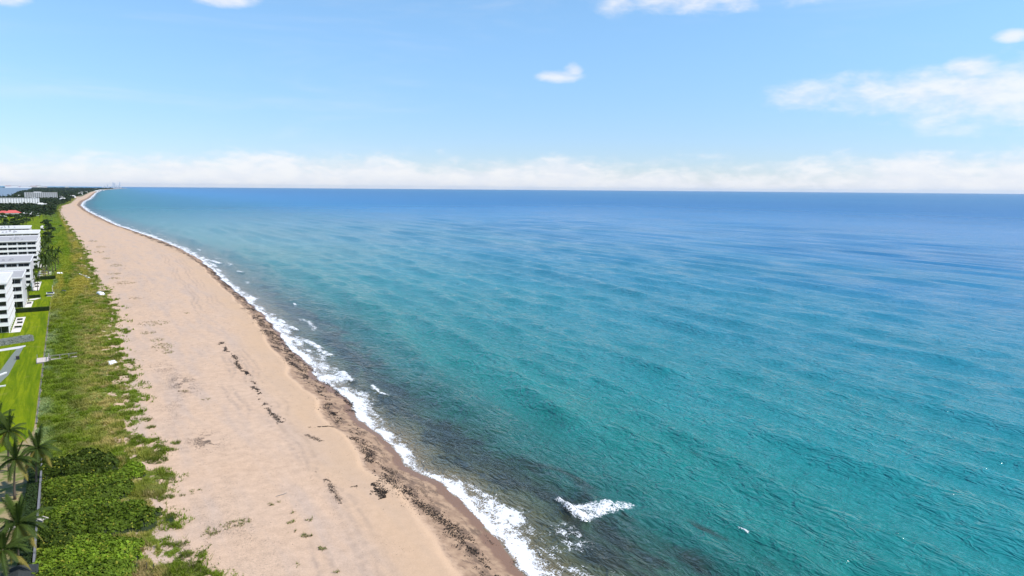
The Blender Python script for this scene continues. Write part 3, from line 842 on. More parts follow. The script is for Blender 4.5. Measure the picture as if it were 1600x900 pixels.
# ---- sea grape mounds by the wall
def mound(label, cx, cy, rx, ry, h, ccol, seed, dens=75, rz=0.0):
    r = np.random.default_rng(seed)
    T = empty('sea_grape_bush', (cx, cy, gz(cx, cy) - .1), rz); tag(T, label, 'bush', 'sea grape thickets by the sea wall')
    def height(x, y):
        q = (np.abs(x / rx) ** 2.4 + np.abs(y / ry) ** 2.4) + (fbm(x / 2.8 + seed, y / 2.8, seed) - .5) * 1.9
        return h * np.sqrt(np.clip(1 - q, 0, 1)) * (0.72 + .55 * fbm(x / 1.5 + seed * 3, y / 1.5, seed + 4, 3))
    gx, gy = np.meshgrid(np.linspace(-rx * 1.25, rx * 1.25, 46), np.linspace(-ry * 1.25, ry * 1.25, 34), indexing='ij')
    hz = height(gx, gy)
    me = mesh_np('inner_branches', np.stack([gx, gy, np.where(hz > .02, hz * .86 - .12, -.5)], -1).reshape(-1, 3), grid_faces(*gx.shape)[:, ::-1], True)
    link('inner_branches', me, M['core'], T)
    n = int(rx * ry * 4 * 1.3 * dens)
    x, y = r.uniform(-rx * 1.2, rx * 1.2, n), r.uniform(-ry * 1.2, ry * 1.2, n)
    z = height(x, y); k = z > .12; x, y, z = x[k], y[k], z[k]
    ep = .15
    nx, ny = -(height(x + ep, y) - z) / ep, -(height(x, y + ep) - z) / ep
    nr = np.stack([np.clip(nx, -2, 2), np.clip(ny, -2, 2), np.ones_like(nx)], 1) + r.normal(size=(len(x), 3)) * .55
    lift = r.normal(0, .10, len(x)) + .03
    v, f = leaf_cards(np.stack([x, y, z + lift], 1), nr, r.uniform(.12, .27, len(x)) * (.7 + .6 * r.random(len(x))), 1.3, r)
    tone = fbm(x / 1.1 + seed, y / 1.1, seed + 9, 3)
    c = np.array(ccol)[None] * (0.8 + 1.2 * tone)[:, None] * r.uniform(.65, 1.35, (len(x), 1))
    yl = r.random(len(x)) < .05
    c[yl] = np.array((.24, .25, .03))
    me = mesh_np('leaves', v, f, False, None, dict(col=np.repeat(c, 4, 0)))
    o = link('leaves', me, M['leaf'], T); tag(o, kind='stuff')

def mp(px, py): return gp(px, py, 3.6)
c = mp(122, 728); mound('dark green sea grape mound beside the palm at the wall end', c[0], c[1], 6.2, 5.0, 2.3, (.034, .052, .006), 1)
c = mp(130, 772); mound('flat sea grape mound between the darkest and the broadest mounds', c[0], c[1], 6.6, 3.8, 1.8, (.055, .082, .008), 2)
c = mp(150, 815); mound('broadest sea grape mound reaching toward the bare sand', c[0], c[1], 8.0, 3.9, 2.2, (.052, .080, .007), 3)
c = mp(92, 838); mound('small dark sea grape mound against the sea wall', c[0], c[1], 3.0, 3.6, 1.8, (.040, .062, .007), 5)
c = mp(130, 872); mound('bright yellow green sea grape mound by the dune path posts', c[0], c[1], 6.6, 4.6, 1.9, (.090, .138, .010), 4)
c = mp(112, 905); mound('sea grape mound beside the dark shingled hut', c[0], c[1], 6.0, 3.0, 1.8, (.070, .108, .009), 6)
for k, (px, py, rx, ry, h) in enumerate([(110, 752, 5, 2.6, 1.1), (170, 760, 3.6, 2.6, .9), (120, 795, 5.5, 2.6, 1.2), (190, 790, 3, 2.4, .9), (110, 852, 5, 2.6, 1.2), (170, 850, 4, 2.4, 1.0), (175, 890, 3.6, 2.4, .9), (175, 742, 3, 3, .8)]):
    c = mp(px, py); mound('low leafy growth ' + ['between the darkest and the flat sea grape mounds', 'at the seaward end of the flat sea grape mound', 'between the flat and the broadest sea grape mounds', 'beside the seaward tip of the broadest sea grape mound', 'between the small dark mound and the bright mound', 'between the broadest mound and the bright mound', 'beside the sandy path and its dune posts', 'linking the darkest mound to the vivid green bush'][k], c[0], c[1], rx, ry, h, (.075, .112, .010), 20 + k, 70)
c = mp(208, 728); mound('low vivid green bush at the seaward end of the darkest mound', c[0], c[1], 2.0, 3.6, 1.0, (.095, .145, .010), 7)

# ---- palms
def frond_mesh(name, L, droop, rise, m, seed):
    r = random.Random(seed); mb = MB(); N = 15; pts = []
    for i in range(N):
        t = i / (N - 1)
        pts.append(Vector((L * (t - .10 * droop * t ** 3), 0, L * (rise * t - droop * t ** 2.2))))
    mb.tube([tuple(p) for p in pts], [.045 * (1 - .8 * i / N) for i in range(N)], 3)
    for i in range(1, N):
        for j in (0, .25, .5, .75):
            p = pts[i - 1].lerp(pts[i], j); t = (i - 1 + j) / (N - 1)
            ll = L * .27 * (math.sin(math.pi * min(1, t * .92 + .10)) ** .6) * r.uniform(.85, 1.1)
            d = (pts[i] - pts[i - 1]).normalized()
            for s in (-1, 1):
                tip = p + d * ll * .55 + Vector((0, s * ll * .75, -ll * r.uniform(.25, .55)))
                b = len(mb.v); mb.v += [tuple(p - d * .05), tuple(p + d * .05), tuple(tip)]; mb.f.append((b, b + 1, b + 2))
    me = mb.mesh(name); me.materials.append(m); return me
FR = [frond_mesh('frond', 3.0, .20, .75, M['frond'], 1), frond_mesh('frond', 3.3, .52, .55, M['frond'], 2), frond_mesh('frond', 3.2, .72, .30, M['frond'], 3),
      frond_mesh('frond', 3.0, .85, .02, M['frond'], 4), frond_mesh('frond', 2.7, .75, -.35, M['oldfrond'], 5)]
nut = MB(); nut.tube([(0, 0, -.14), (0, 0, -.07), (0, 0, .05), (0, 0, .13)], [.03, .11, .11, .03], 7); NUT = nut.mesh('coconut', True); NUT.materials.append(M['coconut'])

def palm(label, x, y, h, lean, seed, size=1.02, nf=22, group='coconut palms behind the sea wall', z=3.0):
    r = random.Random(seed)
    T = empty('coconut_palm', (x, y, z)); tag(T, label, 'palm tree', group)
    pts = [(lean[0] * t ** 1.6, lean[1] * t ** 1.6, h * t - .15 * (t == 0)) for t in [i / 7 for i in range(8)]]
    MB().tube(pts, [.24, .19, .16, .15, .145, .14, .14, .15], 8).build('trunk', M['trunk'], T, smooth=True)
    top = Vector(pts[-1]) + Vector((0, 0, .05))
    for k in range(nf):
        a = k * 2.39996 + r.uniform(-.25, .25); lv = k / nf
        i = 0 if lv < .2 else 1 if lv < .45 else 2 if lv < .68 else 3 if lv < .80 else 4
        o = link('frond', FR[i], None, T, tuple(top + Vector((math.cos(a) * .1, math.sin(a) * .1, -.25 * lv))))
        o.rotation_euler = (r.uniform(-.25, .25), (-.75 if i == 0 else -.15 if i == 1 else 0) + r.uniform(-.15, .15), a)
        q = size * r.uniform(.85, 1.1); o.scale = (q, q, q)
    for k in range(5):
        a = r.uniform(0, 6.28); link('coconut', NUT, None, T, tuple(top + Vector((math.cos(a) * .24, math.sin(a) * .24, -.32 - r.random() * .15))))
    return T

def palm_at(label, cpx, cpy, cz, lean, seed, **k):
    x, y = gp(cpx, cpy, cz)
    return palm(label, x - lean[0], y - lean[1], cz - 3.0, lean, seed, **k)
palm_at('coconut palm with slim leaning trunk standing on bare sandy yard', 24, 716, 10.2, (.7, -1.6), 1)
palm_at('coconut palm rising from the dark shadow strip where the sea wall ends', 58, 699, 10.4, (.6, -.5), 2)
palm_at('coconut palm with bright yellow flower stalk beside the pale walkway', 28, 817, 10.2, (.5, -1.5), 3, size=1.15)
palm_at('coconut palm standing at the near corner of the bright lawn', 13, 673, 10.4, (.5, -.6), 4)
palm_at('shorter coconut palm with hanging fronds beside the dark hut', 4, 858, 8.4, (-.4, -.6), 5, size=1.0)
palm_at('tall coconut palm half hidden behind the lawn corner palm', -6, 655, 11.5, (.4, .3), 6)

# ---- broadleaf trees
def tree_meshes(seed, R=3.2, H=6.5, n=620, base=(.035, .055, .018), size=.42):
    r = np.random.default_rng(seed)
    lobes = [(r.normal(0, R * .42), r.normal(0, R * .42), H * r.uniform(.5, .85), R * r.uniform(.35, .6)) for _ in range(7)]
    P, N = [], []
    for (x, y, z, q) in lobes:
        k = n // 7; d = r.normal(size=(k, 3)); d /= np.linalg.norm(d, axis=1, keepdims=True); d[:, 2] = np.abs(d[:, 2]) * 1.1 - .25
        rad = q * r.uniform(.72, 1.08, (k, 1)); P.append(np.array((x, y, z)) + d * rad * np.array((1, 1, .75))); N.append(d + r.normal(size=d.shape) * .5)
    P, N = np.concatenate(P), np.concatenate(N)
    v, f = leaf_cards(P, N, r.uniform(size * .6, size * 1.3, len(P)), 1.3, r)
    c = np.array(base)[None] * r.uniform(.5, 1.7, (len(P), 1)) * np.array((1, 1, 1))[None]
    cr = mesh_np('crown', v, f, False, None, dict(col=np.repeat(c, 4, 0))); cr.materials.append(M['leaf'])
    t = MB(); t.tube([(0, 0, -.2), (.05, 0, H * .25), (.1, .05, H * .5), (.1, .1, H * .7)], [.28, .2, .15, .07], 6)
    for (x, y, z, q) in lobes[:5]: t.tube([(.05, 0, H * .28), (x * .5, y * .5, z * .62), (x, y, z)], [.12, .08, .03], 5)
    tr = t.mesh('trunk'); tr.materials.append(M['bark'])
    return cr, tr
TREES = [tree_meshes(s, base=b) for s, b in ((1, (.036, .058, .018)), (2, (.030, .046, .017)), (3, (.045, .070, .022)), (4, (.032, .052, .024)))]
def tree(label, x, y, s, k, group, z=3.0, rz=0.0):
    T = empty('broadleaf_tree', (x, y, z), rz); tag(T, label, 'tree', group); T.scale = (s, s, s * random.uniform(.85, 1.15))
    link('crown', TREES[k][0], None, T); link('trunk', TREES[k][1], None, T)

# dark trees behind the blocks and along the dune
tl = [(2, 361, 1.3), (7, 358, 1.4), (13, 360, 1.4), (19, 358, 1.5), (25, 359, 1.4), (31, 356, 1.5), (36, 354, 1.5), (41, 351, 1.5), (10, 353, 1.5), (22, 352, 1.5), (33, 349, 1.6), (3, 350, 1.5), (28, 346, 1.6), (42, 345, 1.6), (16, 346, 1.6), (47, 342, 1.7), (36, 342, 1.7), (52, 345, 1.3), (6, 344, 1.6)]
for i, (px, py, s) in enumerate(tl):
    tree('dark rounded tree in the clump behind the low white block', *gp(px, py, 3), s, i % 4, 'dark trees behind the white blocks', rz=i * 1.3)
for i, (px, py, s) in enumerate([(73, 356, 1.2), (77, 361, 1.2), (75, 366, 1.25), (80, 366, 1.2), (77, 372, 1.15), (73, 374, 1.1), (79, 378, 1.1), (74, 351, 1.2), (70, 379, 1.0)]):
    tree('dark bushy tree on the green strip between white path and dune', *gp(px, py, 3), s, i % 4, 'dark trees on the dune lawn', rz=i)
for i, (px, py, s) in enumerate([(94, 356, .6), (62, 341, 1.3), (67, 338, 1.4), (72, 339, 1.4), (78, 337, 1.5), (83, 335, 1.5), (80, 340, 1.2), (58, 337, 1.4), (54, 340, 1.2)]):
    tree('dark tree at the seaward edge of the wood near the pavilion', *gp(px, py, 3), s, (i + 1) % 4, 'trees at the edge of the wood', rz=i * 2)

# coconut palms between the blocks and the dune (leaner build, shared crown)
def crown_mesh(seed):
    r = random.Random(seed); vs, fs = [], []
    for k in range(17):
        src = FR[min(4, int(k / 17 * 4.4))]; a = k * 2.4; q = r.uniform(.85, 1.1)
        mt = Matrix.Rotation(a, 4, 'Z') @ Matrix.Rotation(-.6 if k < 3 else r.uniform(-.2, .1), 4, 'Y') @ Matrix.Scale(q, 4)
        b = len(vs); vs += [tuple(mt @ v.co) for v in src.vertices]; fs += [tuple(b + i for i in p.vertices) for p in src.polygons]
    me = bpy.data.meshes.new('crown'); me.from_pydata(vs, [], fs); me.update(); me.materials.append(M['frond']); return me
CR = [crown_mesh(1), crown_mesh(2)]
TRK = MB().tube([(0, 0, -.2), (.08, 0, 2.5), (.25, 0, 5), (.5, 0, 7.5)], [.26, .18, .16, .16], 6).mesh('trunk', True); TRK.materials.append(M['trunk'])
for i, (px, py, s) in enumerate([(71, 434, 1.0), (76, 430, 1.05), (83, 426, .9), (87, 424, 1.0), (66, 428, 1.0), (69, 431, 1.1), (73, 423, 1.1), (78, 420, 1.0), (91, 414, 1.15), (84, 411, 1.05), (66, 417, 1.0), (76, 411, 1.1), (69, 406, 1.1), (73, 400, 1.1), (77, 397, 1.2), (70, 394, 1.1), (74, 390, 1.1), (71, 386, 1.1), (59, 455, .75), (45, 470, .7), (55, 446, .8), (62, 440, .9)]):
    x, y = gp(px, py, 3)
    T = empty('coconut_palm', (x, y, 3.0), i * 1.7); tag(T, 'coconut palm in the row between the white blocks and the dune', 'palm tree', 'coconut palms in front of the white blocks'); T.scale = (s * 1.1, s * 1.1, s)
    link('trunk', TRK, None, T); link('crown', CR[i % 2], None, T, (.5, 0, 7.5))

# ---- the wood running up the coast: reads as one mass
def build_wood():
    n = 26000
    y = 1420 * (18200 / 1420.0) ** (rng.random(n) ** 1.05)
    xr = np.where(y < 5200, vegedge(y) - 10 - 8 * rng.random(n), shore(y) - 30 - 0.004 * y)
    x = xr - rng.random(n) ** 1.2 * (0.115 * y + 60 + (xr + .03 * y))
    k = ~inside(LAG, x, y)
    for (a, b, c, d) in ((-155, -52, 2085, 2180), (-132, -20, 3040, 3160), (-122, -30, 1395, 1470)):
        k &= ~((x > a) & (x < b) & (y > c) & (y < d))
    k &= fbm(x / 60, y / 300, 71, 3) < .72
    x, y = x[k], y[k]; n = len(x)
    s = np.where(y < 2600, rng.uniform(3.0, 5.2, n), rng.uniform(4, 7, n) * np.clip(y / 4500, .9, 3.2))
    hh = np.where(y < 3150, rng.uniform(4.5, 8.5, n), rng.uniform(7, 14, n))
    m = 11
    d = rng.normal(size=(n, m, 3)); d /= np.linalg.norm(d, axis=2, keepdims=True); d[..., 2] = np.abs(d[..., 2])
    P = np.stack([x, y, ground_z(x, y) * 0 + 2.6], 1)[:, None] + d * np.stack([s, s, hh], 1)[:, None] * rng.uniform(.55, 1.05, (n, m, 1))
    v, f = leaf_cards(P.reshape(-1, 3), (d + rng.normal(size=d.shape) * .4).reshape(-1, 3), np.repeat(s * .52, m), 1.4)
    c = np.array((.026, .042, .018))[None] * rng.uniform(.5, 1.6, (n, 1)) + rng.uniform(0, .012, (n, 1)) * np.array((1, .7, .2))
    C = np.repeat(c, m, 0) * rng.uniform(.7, 1.35, (n * m, 1))
    me = mesh_np('coastal_wood', v, f, False, None, dict(col=np.repeat(C, 4, 0)))
    tag(link('coastal_wood', me, M['leaf']), 'dark green wood running up the coast to the far cape', 'wood', kind='stuff')
build_wood()

# ------------------------------------------------------------------ hedges, terraces and garden things
def hedge(label, a, b, h, w, m, dens=70, leaf=.13, group=None):
    """Clipped hedge between two points: a twiggy core under a coat of leaf faces."""
    T = empty('hedge', (a[0], a[1], 3.05)); tag(T, label, 'hedge', group)
    d = Vector((b[0] - a[0], b[1] - a[1], 0)); L = d.length; T.rotation_euler = (0, 0, math.atan2(d.y, d.x))
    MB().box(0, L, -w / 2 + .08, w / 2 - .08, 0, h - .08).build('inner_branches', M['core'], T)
    n = int(dens * L * (w + 2 * h)); per = rng.random(n) * (w + 2 * h); l = rng.random(n) * L
    top = per < w; side = np.where(per < w + h, -1, 1)
    y = np.where(top, per - w / 2, side * w / 2); z = np.where(top, h, np.where(per < w + h, per - w, per - w - h))
    nr = np.where(top[:, None], np.array((0, 0, 1.0)), np.stack([0 * y, side * 1.0, 0 * y + .3], 1)) + rng.normal(size=(n, 3)) * .5
    P = np.stack([l, y, z], 1) + rng.normal(0, .05, (n, 3))
    v, f = leaf_cards(P, nr, rng.uniform(leaf * .7, leaf * 1.3, n), 1.3)
    o = link('leaves', mesh_np('leaves', v, f), m, T); tag(o, kind='stuff')

hedge('long dark clipped hedge across the lawn in front of the blank walled block', (-19.4, 323.3), (-8.6, 323.3), 1.5, 1.3, M['hedge'])
hedge('dark clipped hedge across the lawn below the pool terrace', (-15.8, 433.2), (-7.6, 433.2), 1.6, 1.8, M['hedge'])
hedge('short dark hedge beside the pale curved walk on the lawn', (-17.0, 363.6), (-12.6, 363.6), 1.1, 1.2, M['hedge'])
sa, sb = gp(-6, 541, 3), gp(50, 532, 3)
hedge('silver grey clipped hedge running out onto the bright lawn', sa, sb, 1.7, 2.6, M['silverhedge'], 80, .13)
hedge('dark hedge strip standing in for the shadow on the landward side of the sea wall', (-7.75, 97), (-7.75, 146), 1.45, 1.3, M['hedge'])  # hedge added to give the dark strip of shadow behind the wall

def slab(name, pts, z0, z1, m):
    me = MB().poly(pts, z0, z1).mesh(name)
    return tag(link(name, me, m), kind='structure')
slab('terrace', [(-18.7, 279.5), (-16.1, 279.5), (-15.8, 311), (-18.7, 311)], 3.0, 3.16, M['concrete'])
slab('terrace', [(-17.1, 335.5), (-14.9, 335.5), (-14.7, 352), (-17.1, 352)], 3.0, 3.16, M['concrete'])
slab('terrace', [(-16.1, 388.5), (-13.7, 388.5), (-13.5, 423), (-16.1, 423)], 3.0, 3.16, M['concrete'])
slab('pool_terrace', [(-16.0, 437), (-9.8, 437), (-9.8, 478), (-16.0, 478)], 3.0, 3.18, M['concrete'])
slab('terrace', [(-16.3, 490), (-12.6, 490), (-12.6, 538), (-16.3, 538)], 3.0, 3.16, M['concrete'])
slab('path', [(-17.2, 355), (-14.2, 356.5), (-12.2, 361.2), (-13.6, 361.6), (-17.2, 359)], 3.0, 3.15, M['concrete'])
slab('path', [gp(*p, 3.12) for p in ((-14, 600), (-2, 600), (13, 586), (37, 542), (30, 541), (18, 555), (2, 577))], 3.0, 3.14, M['paver'])
slab('terrace', [gp(*p, 3.12) for p in ((-8, 550), (30, 544.5), (40, 541), (40, 539.5), (-8, 547))], 3.0, 3.15, M['offwhite'])
sheet('path', [gp(*p, 3.12) for p in ((66, 352), (63, 354), (64, 358), (70, 361), (71, 366), (73, 366), (73, 360), (67, 356), (68, 353))], 3.14, M['concrete'])

def planter(label, x, y, w, d, h=.75):
    T = empty('planter_hedge', (x, y, 3.16)); tag(T, label, 'hedge', 'planter hedges on the terraces')
    MB().box(-w / 2, w / 2, -d / 2, d / 2, 0, .3).build('planter_box', M['offwhite'], T)
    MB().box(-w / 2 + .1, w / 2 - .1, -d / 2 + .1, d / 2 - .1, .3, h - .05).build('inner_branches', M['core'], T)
    n = int(160 * (w * d + w * h * 2)); P = np.stack([rng.uniform(-w / 2, w / 2, n), rng.uniform(-d / 2, d / 2, n), rng.uniform(.35, h, n)], 1)
    v, f = leaf_cards(P, rng.normal(size=(n, 3)) + np.array((0, -.3, .6)), rng.uniform(.08, .14, n), 1.2)
    tag(link('leaves', mesh_np('leaves', v, f), M['hedge'], T), kind='stuff')
for (x, y, w, d) in ((-17.0, 287, 2.0, 1.2), (-16.9, 296, 1.5, 1.0), (-17.2, 303, 1.6, .9), (-15.9, 344, 1.5, .9), (-14.8, 400, 1.7, 1.0), (-14.9, 412, 1.6, .9)):
    planter('dark planter hedge dividing the pale terraces beside a white block', x, y, w, d)

def low_wall(label, a, b, z1, t, m, name='low_wall'):
    T = empty(name, (a[0], a[1], 2.4)); tag(T, label, 'wall')
    d = Vector((b[0] - a[0], b[1] - a[1], 0)); L = d.length; T.rotation_euler = (0, 0, math.atan2(d.y, d.x)); h = z1 - 2.4
    MB().box(0, L, -t / 2, t / 2, 0, h - .1).build('wall_body', m, T)
    MB().box(-.04, L + .04, -t / 2 - .05, t / 2 + .05, h - .099, h).build('coping', M['greywall'] if m is not M['offwhite'] else M['white'], T)
    for i in range(int(L / 6) + 1):
        MB().box(min(i * 6.0, L - .2), min(i * 6.0, L - .2) + .22, -t / 2 - .07, t / 2 + .07, 0, h + .06).build('pier', m, T)
low_wall('grey sea wall between the palm yard and the sea grape mounds', (-6.75, 92), (-6.75, 141), 4.5, .16, M['greywall'])
low_wall('low weathered wall along the seaward edge of the bright lawn', (-8.45, 168), (-8.45, 321), 3.16, .10, M['post'])
low_wall('low white garden wall at the end of the grey green path', gp(-6, 590, 3), gp(10, 584, 3), 3.5, .35, M['offwhite'])
low_wall('white curved edge wall on the lawn beside the path end', gp(-6, 606, 3), gp(9, 604, 3), 3.4, .3, M['offwhite'])

def walk(label, a, b, w, z, name='boardwalk', rail=False):
    T = empty(name, (a[0], a[1], z)); tag(T, label, 'boardwalk')
    d = Vector((b[0] - a[0], b[1] - a[1], 0)); L = d.length; T.rotation_euler = (0, 0, math.atan2(d.y, d.x))
    pl = MB().box(0, .19, -w / 2, w / 2, 0, .05).mesh('plank'); pl.materials.append(M['palewood'])
    for i in range(int(L / .21)): link('plank', pl, None, T, (i * .21, 0, random.uniform(0, .008)))
    for s in (-1, 1): MB().box(0, L, s * w * .4 - .06, s * w * .4 + .06, -.25, -.003).build('joist', M['wood'], T)
    if rail:
        for i in range(int(L / 2.2) + 1):
            for s in (-1, 1): MB().box(i * 2.2, i * 2.2 + .1, s * w / 2 - .05, s * w / 2 + .05, -.6, 1.0).build('rail_post', M['wood'], T)
        for s in (-1, 1): MB().box(0, L, s * w / 2 - .04, s * w / 2 + .04, 1.001, 1.07).build('handrail', M['wood'], T)
    return T
walk('pale boardwalk crossing the palm yard to the sea wall', gp(-30, 837, 3.3), gp(57, 814, 3.3), 1.1, 3.35)
walk('short pale steps of planks just seaward of the sea wall', gp(62, 812, 4.3), gp(72, 818, 4.0), 1.0, 4.6)
dk = gp(64, 565, 3.2)
T = empty('lookout_deck', (dk[0] - 1.0, dk[1] - 2.0, 3.1)); tag(T, 'grey wooden lookout deck at the seaward edge of the lawn', 'deck')
for i in range(14): MB().box(i * .21, i * .21 + .195, 0, 6, .3, .36).build('plank', M['palewood'], T)
MB().box(0, 2.94, .1, 5.9, -.1, .298).build('base', M['wood'], T)
for (x, y) in ((0, 0), (2.8, 0), (0, 5.9), (2.8, 5.9), (2.8, 3)): MB().box(x, x + .14, y, y + .14, .361, 1.4).build('rail_post', M['wood'], T)
MB().box(2.8, 2.94, 0, 6, 1.401, 1.5).build('handrail', M['wood'], T)
walk('narrow railed boardwalk from the lookout deck into the dune grass', (dk[0] + 2.2, dk[1] + 1), (dk[0] + 8.6, dk[1] + 1.6), .9, 3.3, rail=True)

def fence_post(x, y, h=1.0):
    T = MB().tube([(0, 0, -.3), (0, 0, h * .5), (.03, 0, h)], [.07, .06, .05], 6).build('fence_post', M['post'], None, (x, y, gz(x, y)))
    tag(T, 'short dark wooden post beside the sandy dune path', 'post', 'posts along the dune path')
for px, py in ((214, 890), (229, 889), (240, 890), (199, 893)): fence_post(*gp(px, py, 2.6))

# dark hut at the bottom of the yard
hx, hy = gp(30, 905, 4.5)
T = empty('hut', (hx, hy, 3.0)); tag(T, 'dark shingle roofed hut among the palms by the sea wall', 'hut')
w, d = 1.5, 2.4
for sx in (-1, 1):
    for sy in (-1, 1): MB().box(sx * w - .08, sx * w + .08, sy * d - .08, sy * d + .08, 0, 1.5).build('post', M['wood'], T)
m = MB(); m.v = [(-w - .4, -d - .4, 1.5), (w + .4, -d - .4, 1.5), (w + .4, d + .4, 1.5), (-w - .4, d + .4, 1.5), (0, -d * .45, 2.5), (0, d * .45, 2.5)]
m.f = [(3, 2, 1, 0), (0, 1, 4), (1, 2, 5, 4), (2, 3, 5), (3, 0, 4, 5)]
rf = m.build('roof', M['shingle'], T)
for s in (-1, 1):
    for j in range(6):
        a, b = j / 6, (j + 1) / 6
        x0, x1 = s * (w + .4) * (1 - a), s * (w + .4) * (1 - b); z0, z1 = 1.5 + a, 1.5 + b
        q = MB().quad((x0, -d - .4 + a * 1.1, z0 + .06), (x0, d + .4 - a * 1.1, z0 + .06), (x1, d + .4 - b * 1.1, z1 + .02), (x1, -d - .4 + b * 1.1, z1 + .02)); q.build('shingle_course', M['shingle'], rf)

def lounger(label, x, y, rz, group, z=None):
    T = empty('sun_lounger', (x, y, gz(x, y) if z is None else z), rz); tag(T, label, 'sun lounger', group)
    MB().box(-.35, .35, -.95, .35, .28, .36).build('seat', M['whitefabric'], T)
    b = MB(); b.v = [(-.35, .36, .29), (.35, .36, .29), (.35, .95, .8), (-.35, .95, .8), (-.35, .30, .36), (.35, .30, .36), (.35, .88, .86), (-.35, .88, .86)]
    b.f = [(3, 2, 1, 0), (4, 5, 6, 7), (0, 1, 5, 4), (1, 2, 6, 5), (2, 3, 7, 6), (3, 0, 4, 7)]; b.build('backrest', M['whitefabric'], T)
    for sx in (-.33, .27):
        for sy in (-.9, .3): MB().box(sx, sx + .06, sy, sy + .06, 0, .279).build('leg', M['metal'], T)
for i, (px, py) in enumerate([(127, 430), (130, 431), (133, 432.5), (136, 434), (138, 434.5)]):
    lounger('white lounger in the untidy row on the dune grass', *gp(px, py, 2.5), 1.2 + i * .3, 'white loungers on the dune')
for i, (px, py) in enumerate([(90.5, 428), (93, 428), (97, 428)]):
    lounger('white lounger at the seaward end of the dark clipped hedge', *gp(px, py, 3), .2 * i, 'white loungers by the lawn edge')

def covered_stack(label, x, y, w, d, h, rz):
    """Stack of beach chairs under a sagging cover."""
    T = empty('covered_chair_stack', (x, y, gz(x, y)), rz); tag(T, label, 'chair stack')
    g = np.linspace(-1, 1, 12); gx, gy = np.meshgrid(g, g, indexing='ij')
    r = np.maximum(np.abs(gx), np.abs(gy))
    z = h * (1 - ss(r, .62, .98)) * (.75 + .5 * fbm(gx * 2 + x, gy * 2, 3, 2)) + .02
    me = mesh_np('cover', np.stack([gx * w / 2, gy * d / 2, z], -1).reshape(-1, 3), grid_faces(12, 12)[:, ::-1], True); link('cover', me, M['whitefabric'], T)
    for i in range(4): MB().box(-w * .4 + i * w * .22, -w * .4 + i * w * .22 + .08, -d / 2 - .25, -d / 2 + .1, .1, .5).build('chair_leg', M['metal'], T)
covered_stack('pale blue white covered stack of chairs in a sandy gap', *gp(157, 460, 2.4), 2.4, 5.5, 1.1, .3)
covered_stack('white covered heap on the sand where the boardwalk meets the beach', *gp(175, 568, 2.3), 2.6, 3.2, .6, .2)

T = empty('dinghy', (*gp(100, 456, 2.8), 2.9), .5); tag(T, 'small dark upturned boat lying in the dune grass', 'boat')
k = MB(); n = 9
secs = []
for i in range(n):
    t = i / (n - 1) * 2 - 1; wv = .75 * (1 - abs(t) ** 2.6) + .02
    secs.append([(wv * math.cos(a), t * 1.9, .62 * (1 - .45 * t * t) * math.sin(a)) for a in [math.pi * j / 6 for j in range(7)]])
k.v = [p for s in secs for p in s]; k.f = [(i * 7 + j, i * 7 + j + 1, (i + 1) * 7 + j + 1, (i + 1) * 7 + j) for i in range(n - 1) for j in range(6)]
k.build('hull', M['dark'], T, smooth=True); MB().box(-.03, .03, -1.7, 1.7, .55, .68).build('keel', M['offwhite'], T)

T = empty('gazebo', (*gp(79, 462, 3), 3.0)); tag(T, 'small dark roofed shelter with white rim standing on the lawn', 'shelter')
MB().box(-1.4, 1.4, -2.4, 2.4, 0, .12).build('floor', M['concrete'], T)
for sx in (-1.25, 1.15):
    for sy in (-2.2, 2.1): MB().box(sx, sx + .1, sy, sy + .1, .12, 1.15).build('post', M['dark'], T)
MB().box(-1.45, 1.45, -2.5, 2.5, 1.151, 1.3).build('rim', M['white'], T); MB().box(-1.2, 1.2, -2.2, 2.2, 1.301, 1.4).build('roof', M['dark'], T)
MB().tube([(.9, 2.5, 0), (.9, 2.5, 4.6)], .05, 6).build('flagpole', M['white'], T)
T = empty('garden_bin', (*gp(28, 562, 3), 3.0)); tag(T, 'small dark bin with lid standing beside the grey green path', 'bin')
MB().box(-.4, .4, -.4, .4, 0, .95).build('body', M['dark'], T); MB().box(-.45, .45, -.45, .45, .951, 1.05).build('lid', M['post'], T)

# ------------------------------------------------------------------ plants and weed on the sand
def tuft_patch(label, px, py, rx, ry, n, colr, group, h=.3, brown=.3):
    x, y = gp(px, py, 2.1); r = np.random.default_rng(int(px * 7 + py))
    a, q = r.uniform(0, 6.28, n), np.sqrt(r.random(n))
    X, Yy = x + rx * q * np.cos(a) * (1 + .4 * r.random(n)), y + ry * q * np.sin(a) * (1 + .4 * r.random(n))
    k = fbm(X / .9, Yy / 1.2, int(px) % 40, 3) > .44; X, Yy = X[k], Yy[k]
    if len(X) < 5: return
    sc = max(1, y / 140) ** .7
    P = np.stack([X, Yy, ground_z(X, Yy) - .02], 1) - np.array((x, y, 0))
    v, f = blades(P, np.full(len(X), h) * r.uniform(.5, 1.3, len(X)) * sc ** .5, np.full(len(X), .075 * sc), np.full(len(X), 1.0), 4, r)
    c = np.where((r.random(len(X)) < brown)[:, None], np.array((.20, .15, .09))[None], np.array(colr)[None]) * r.uniform(.7, 1.3, (len(X), 1))
    o = empty('grass_tuft', (x, y, 0)); tag(o, label, 'grass tuft', group)
    tag(link('blades', mesh_np('blades', v, f, False, None, dict(col=np.repeat(c, 12, 0))), M['grass'], o), kind='stuff')
gr = (.17, .19, .045)
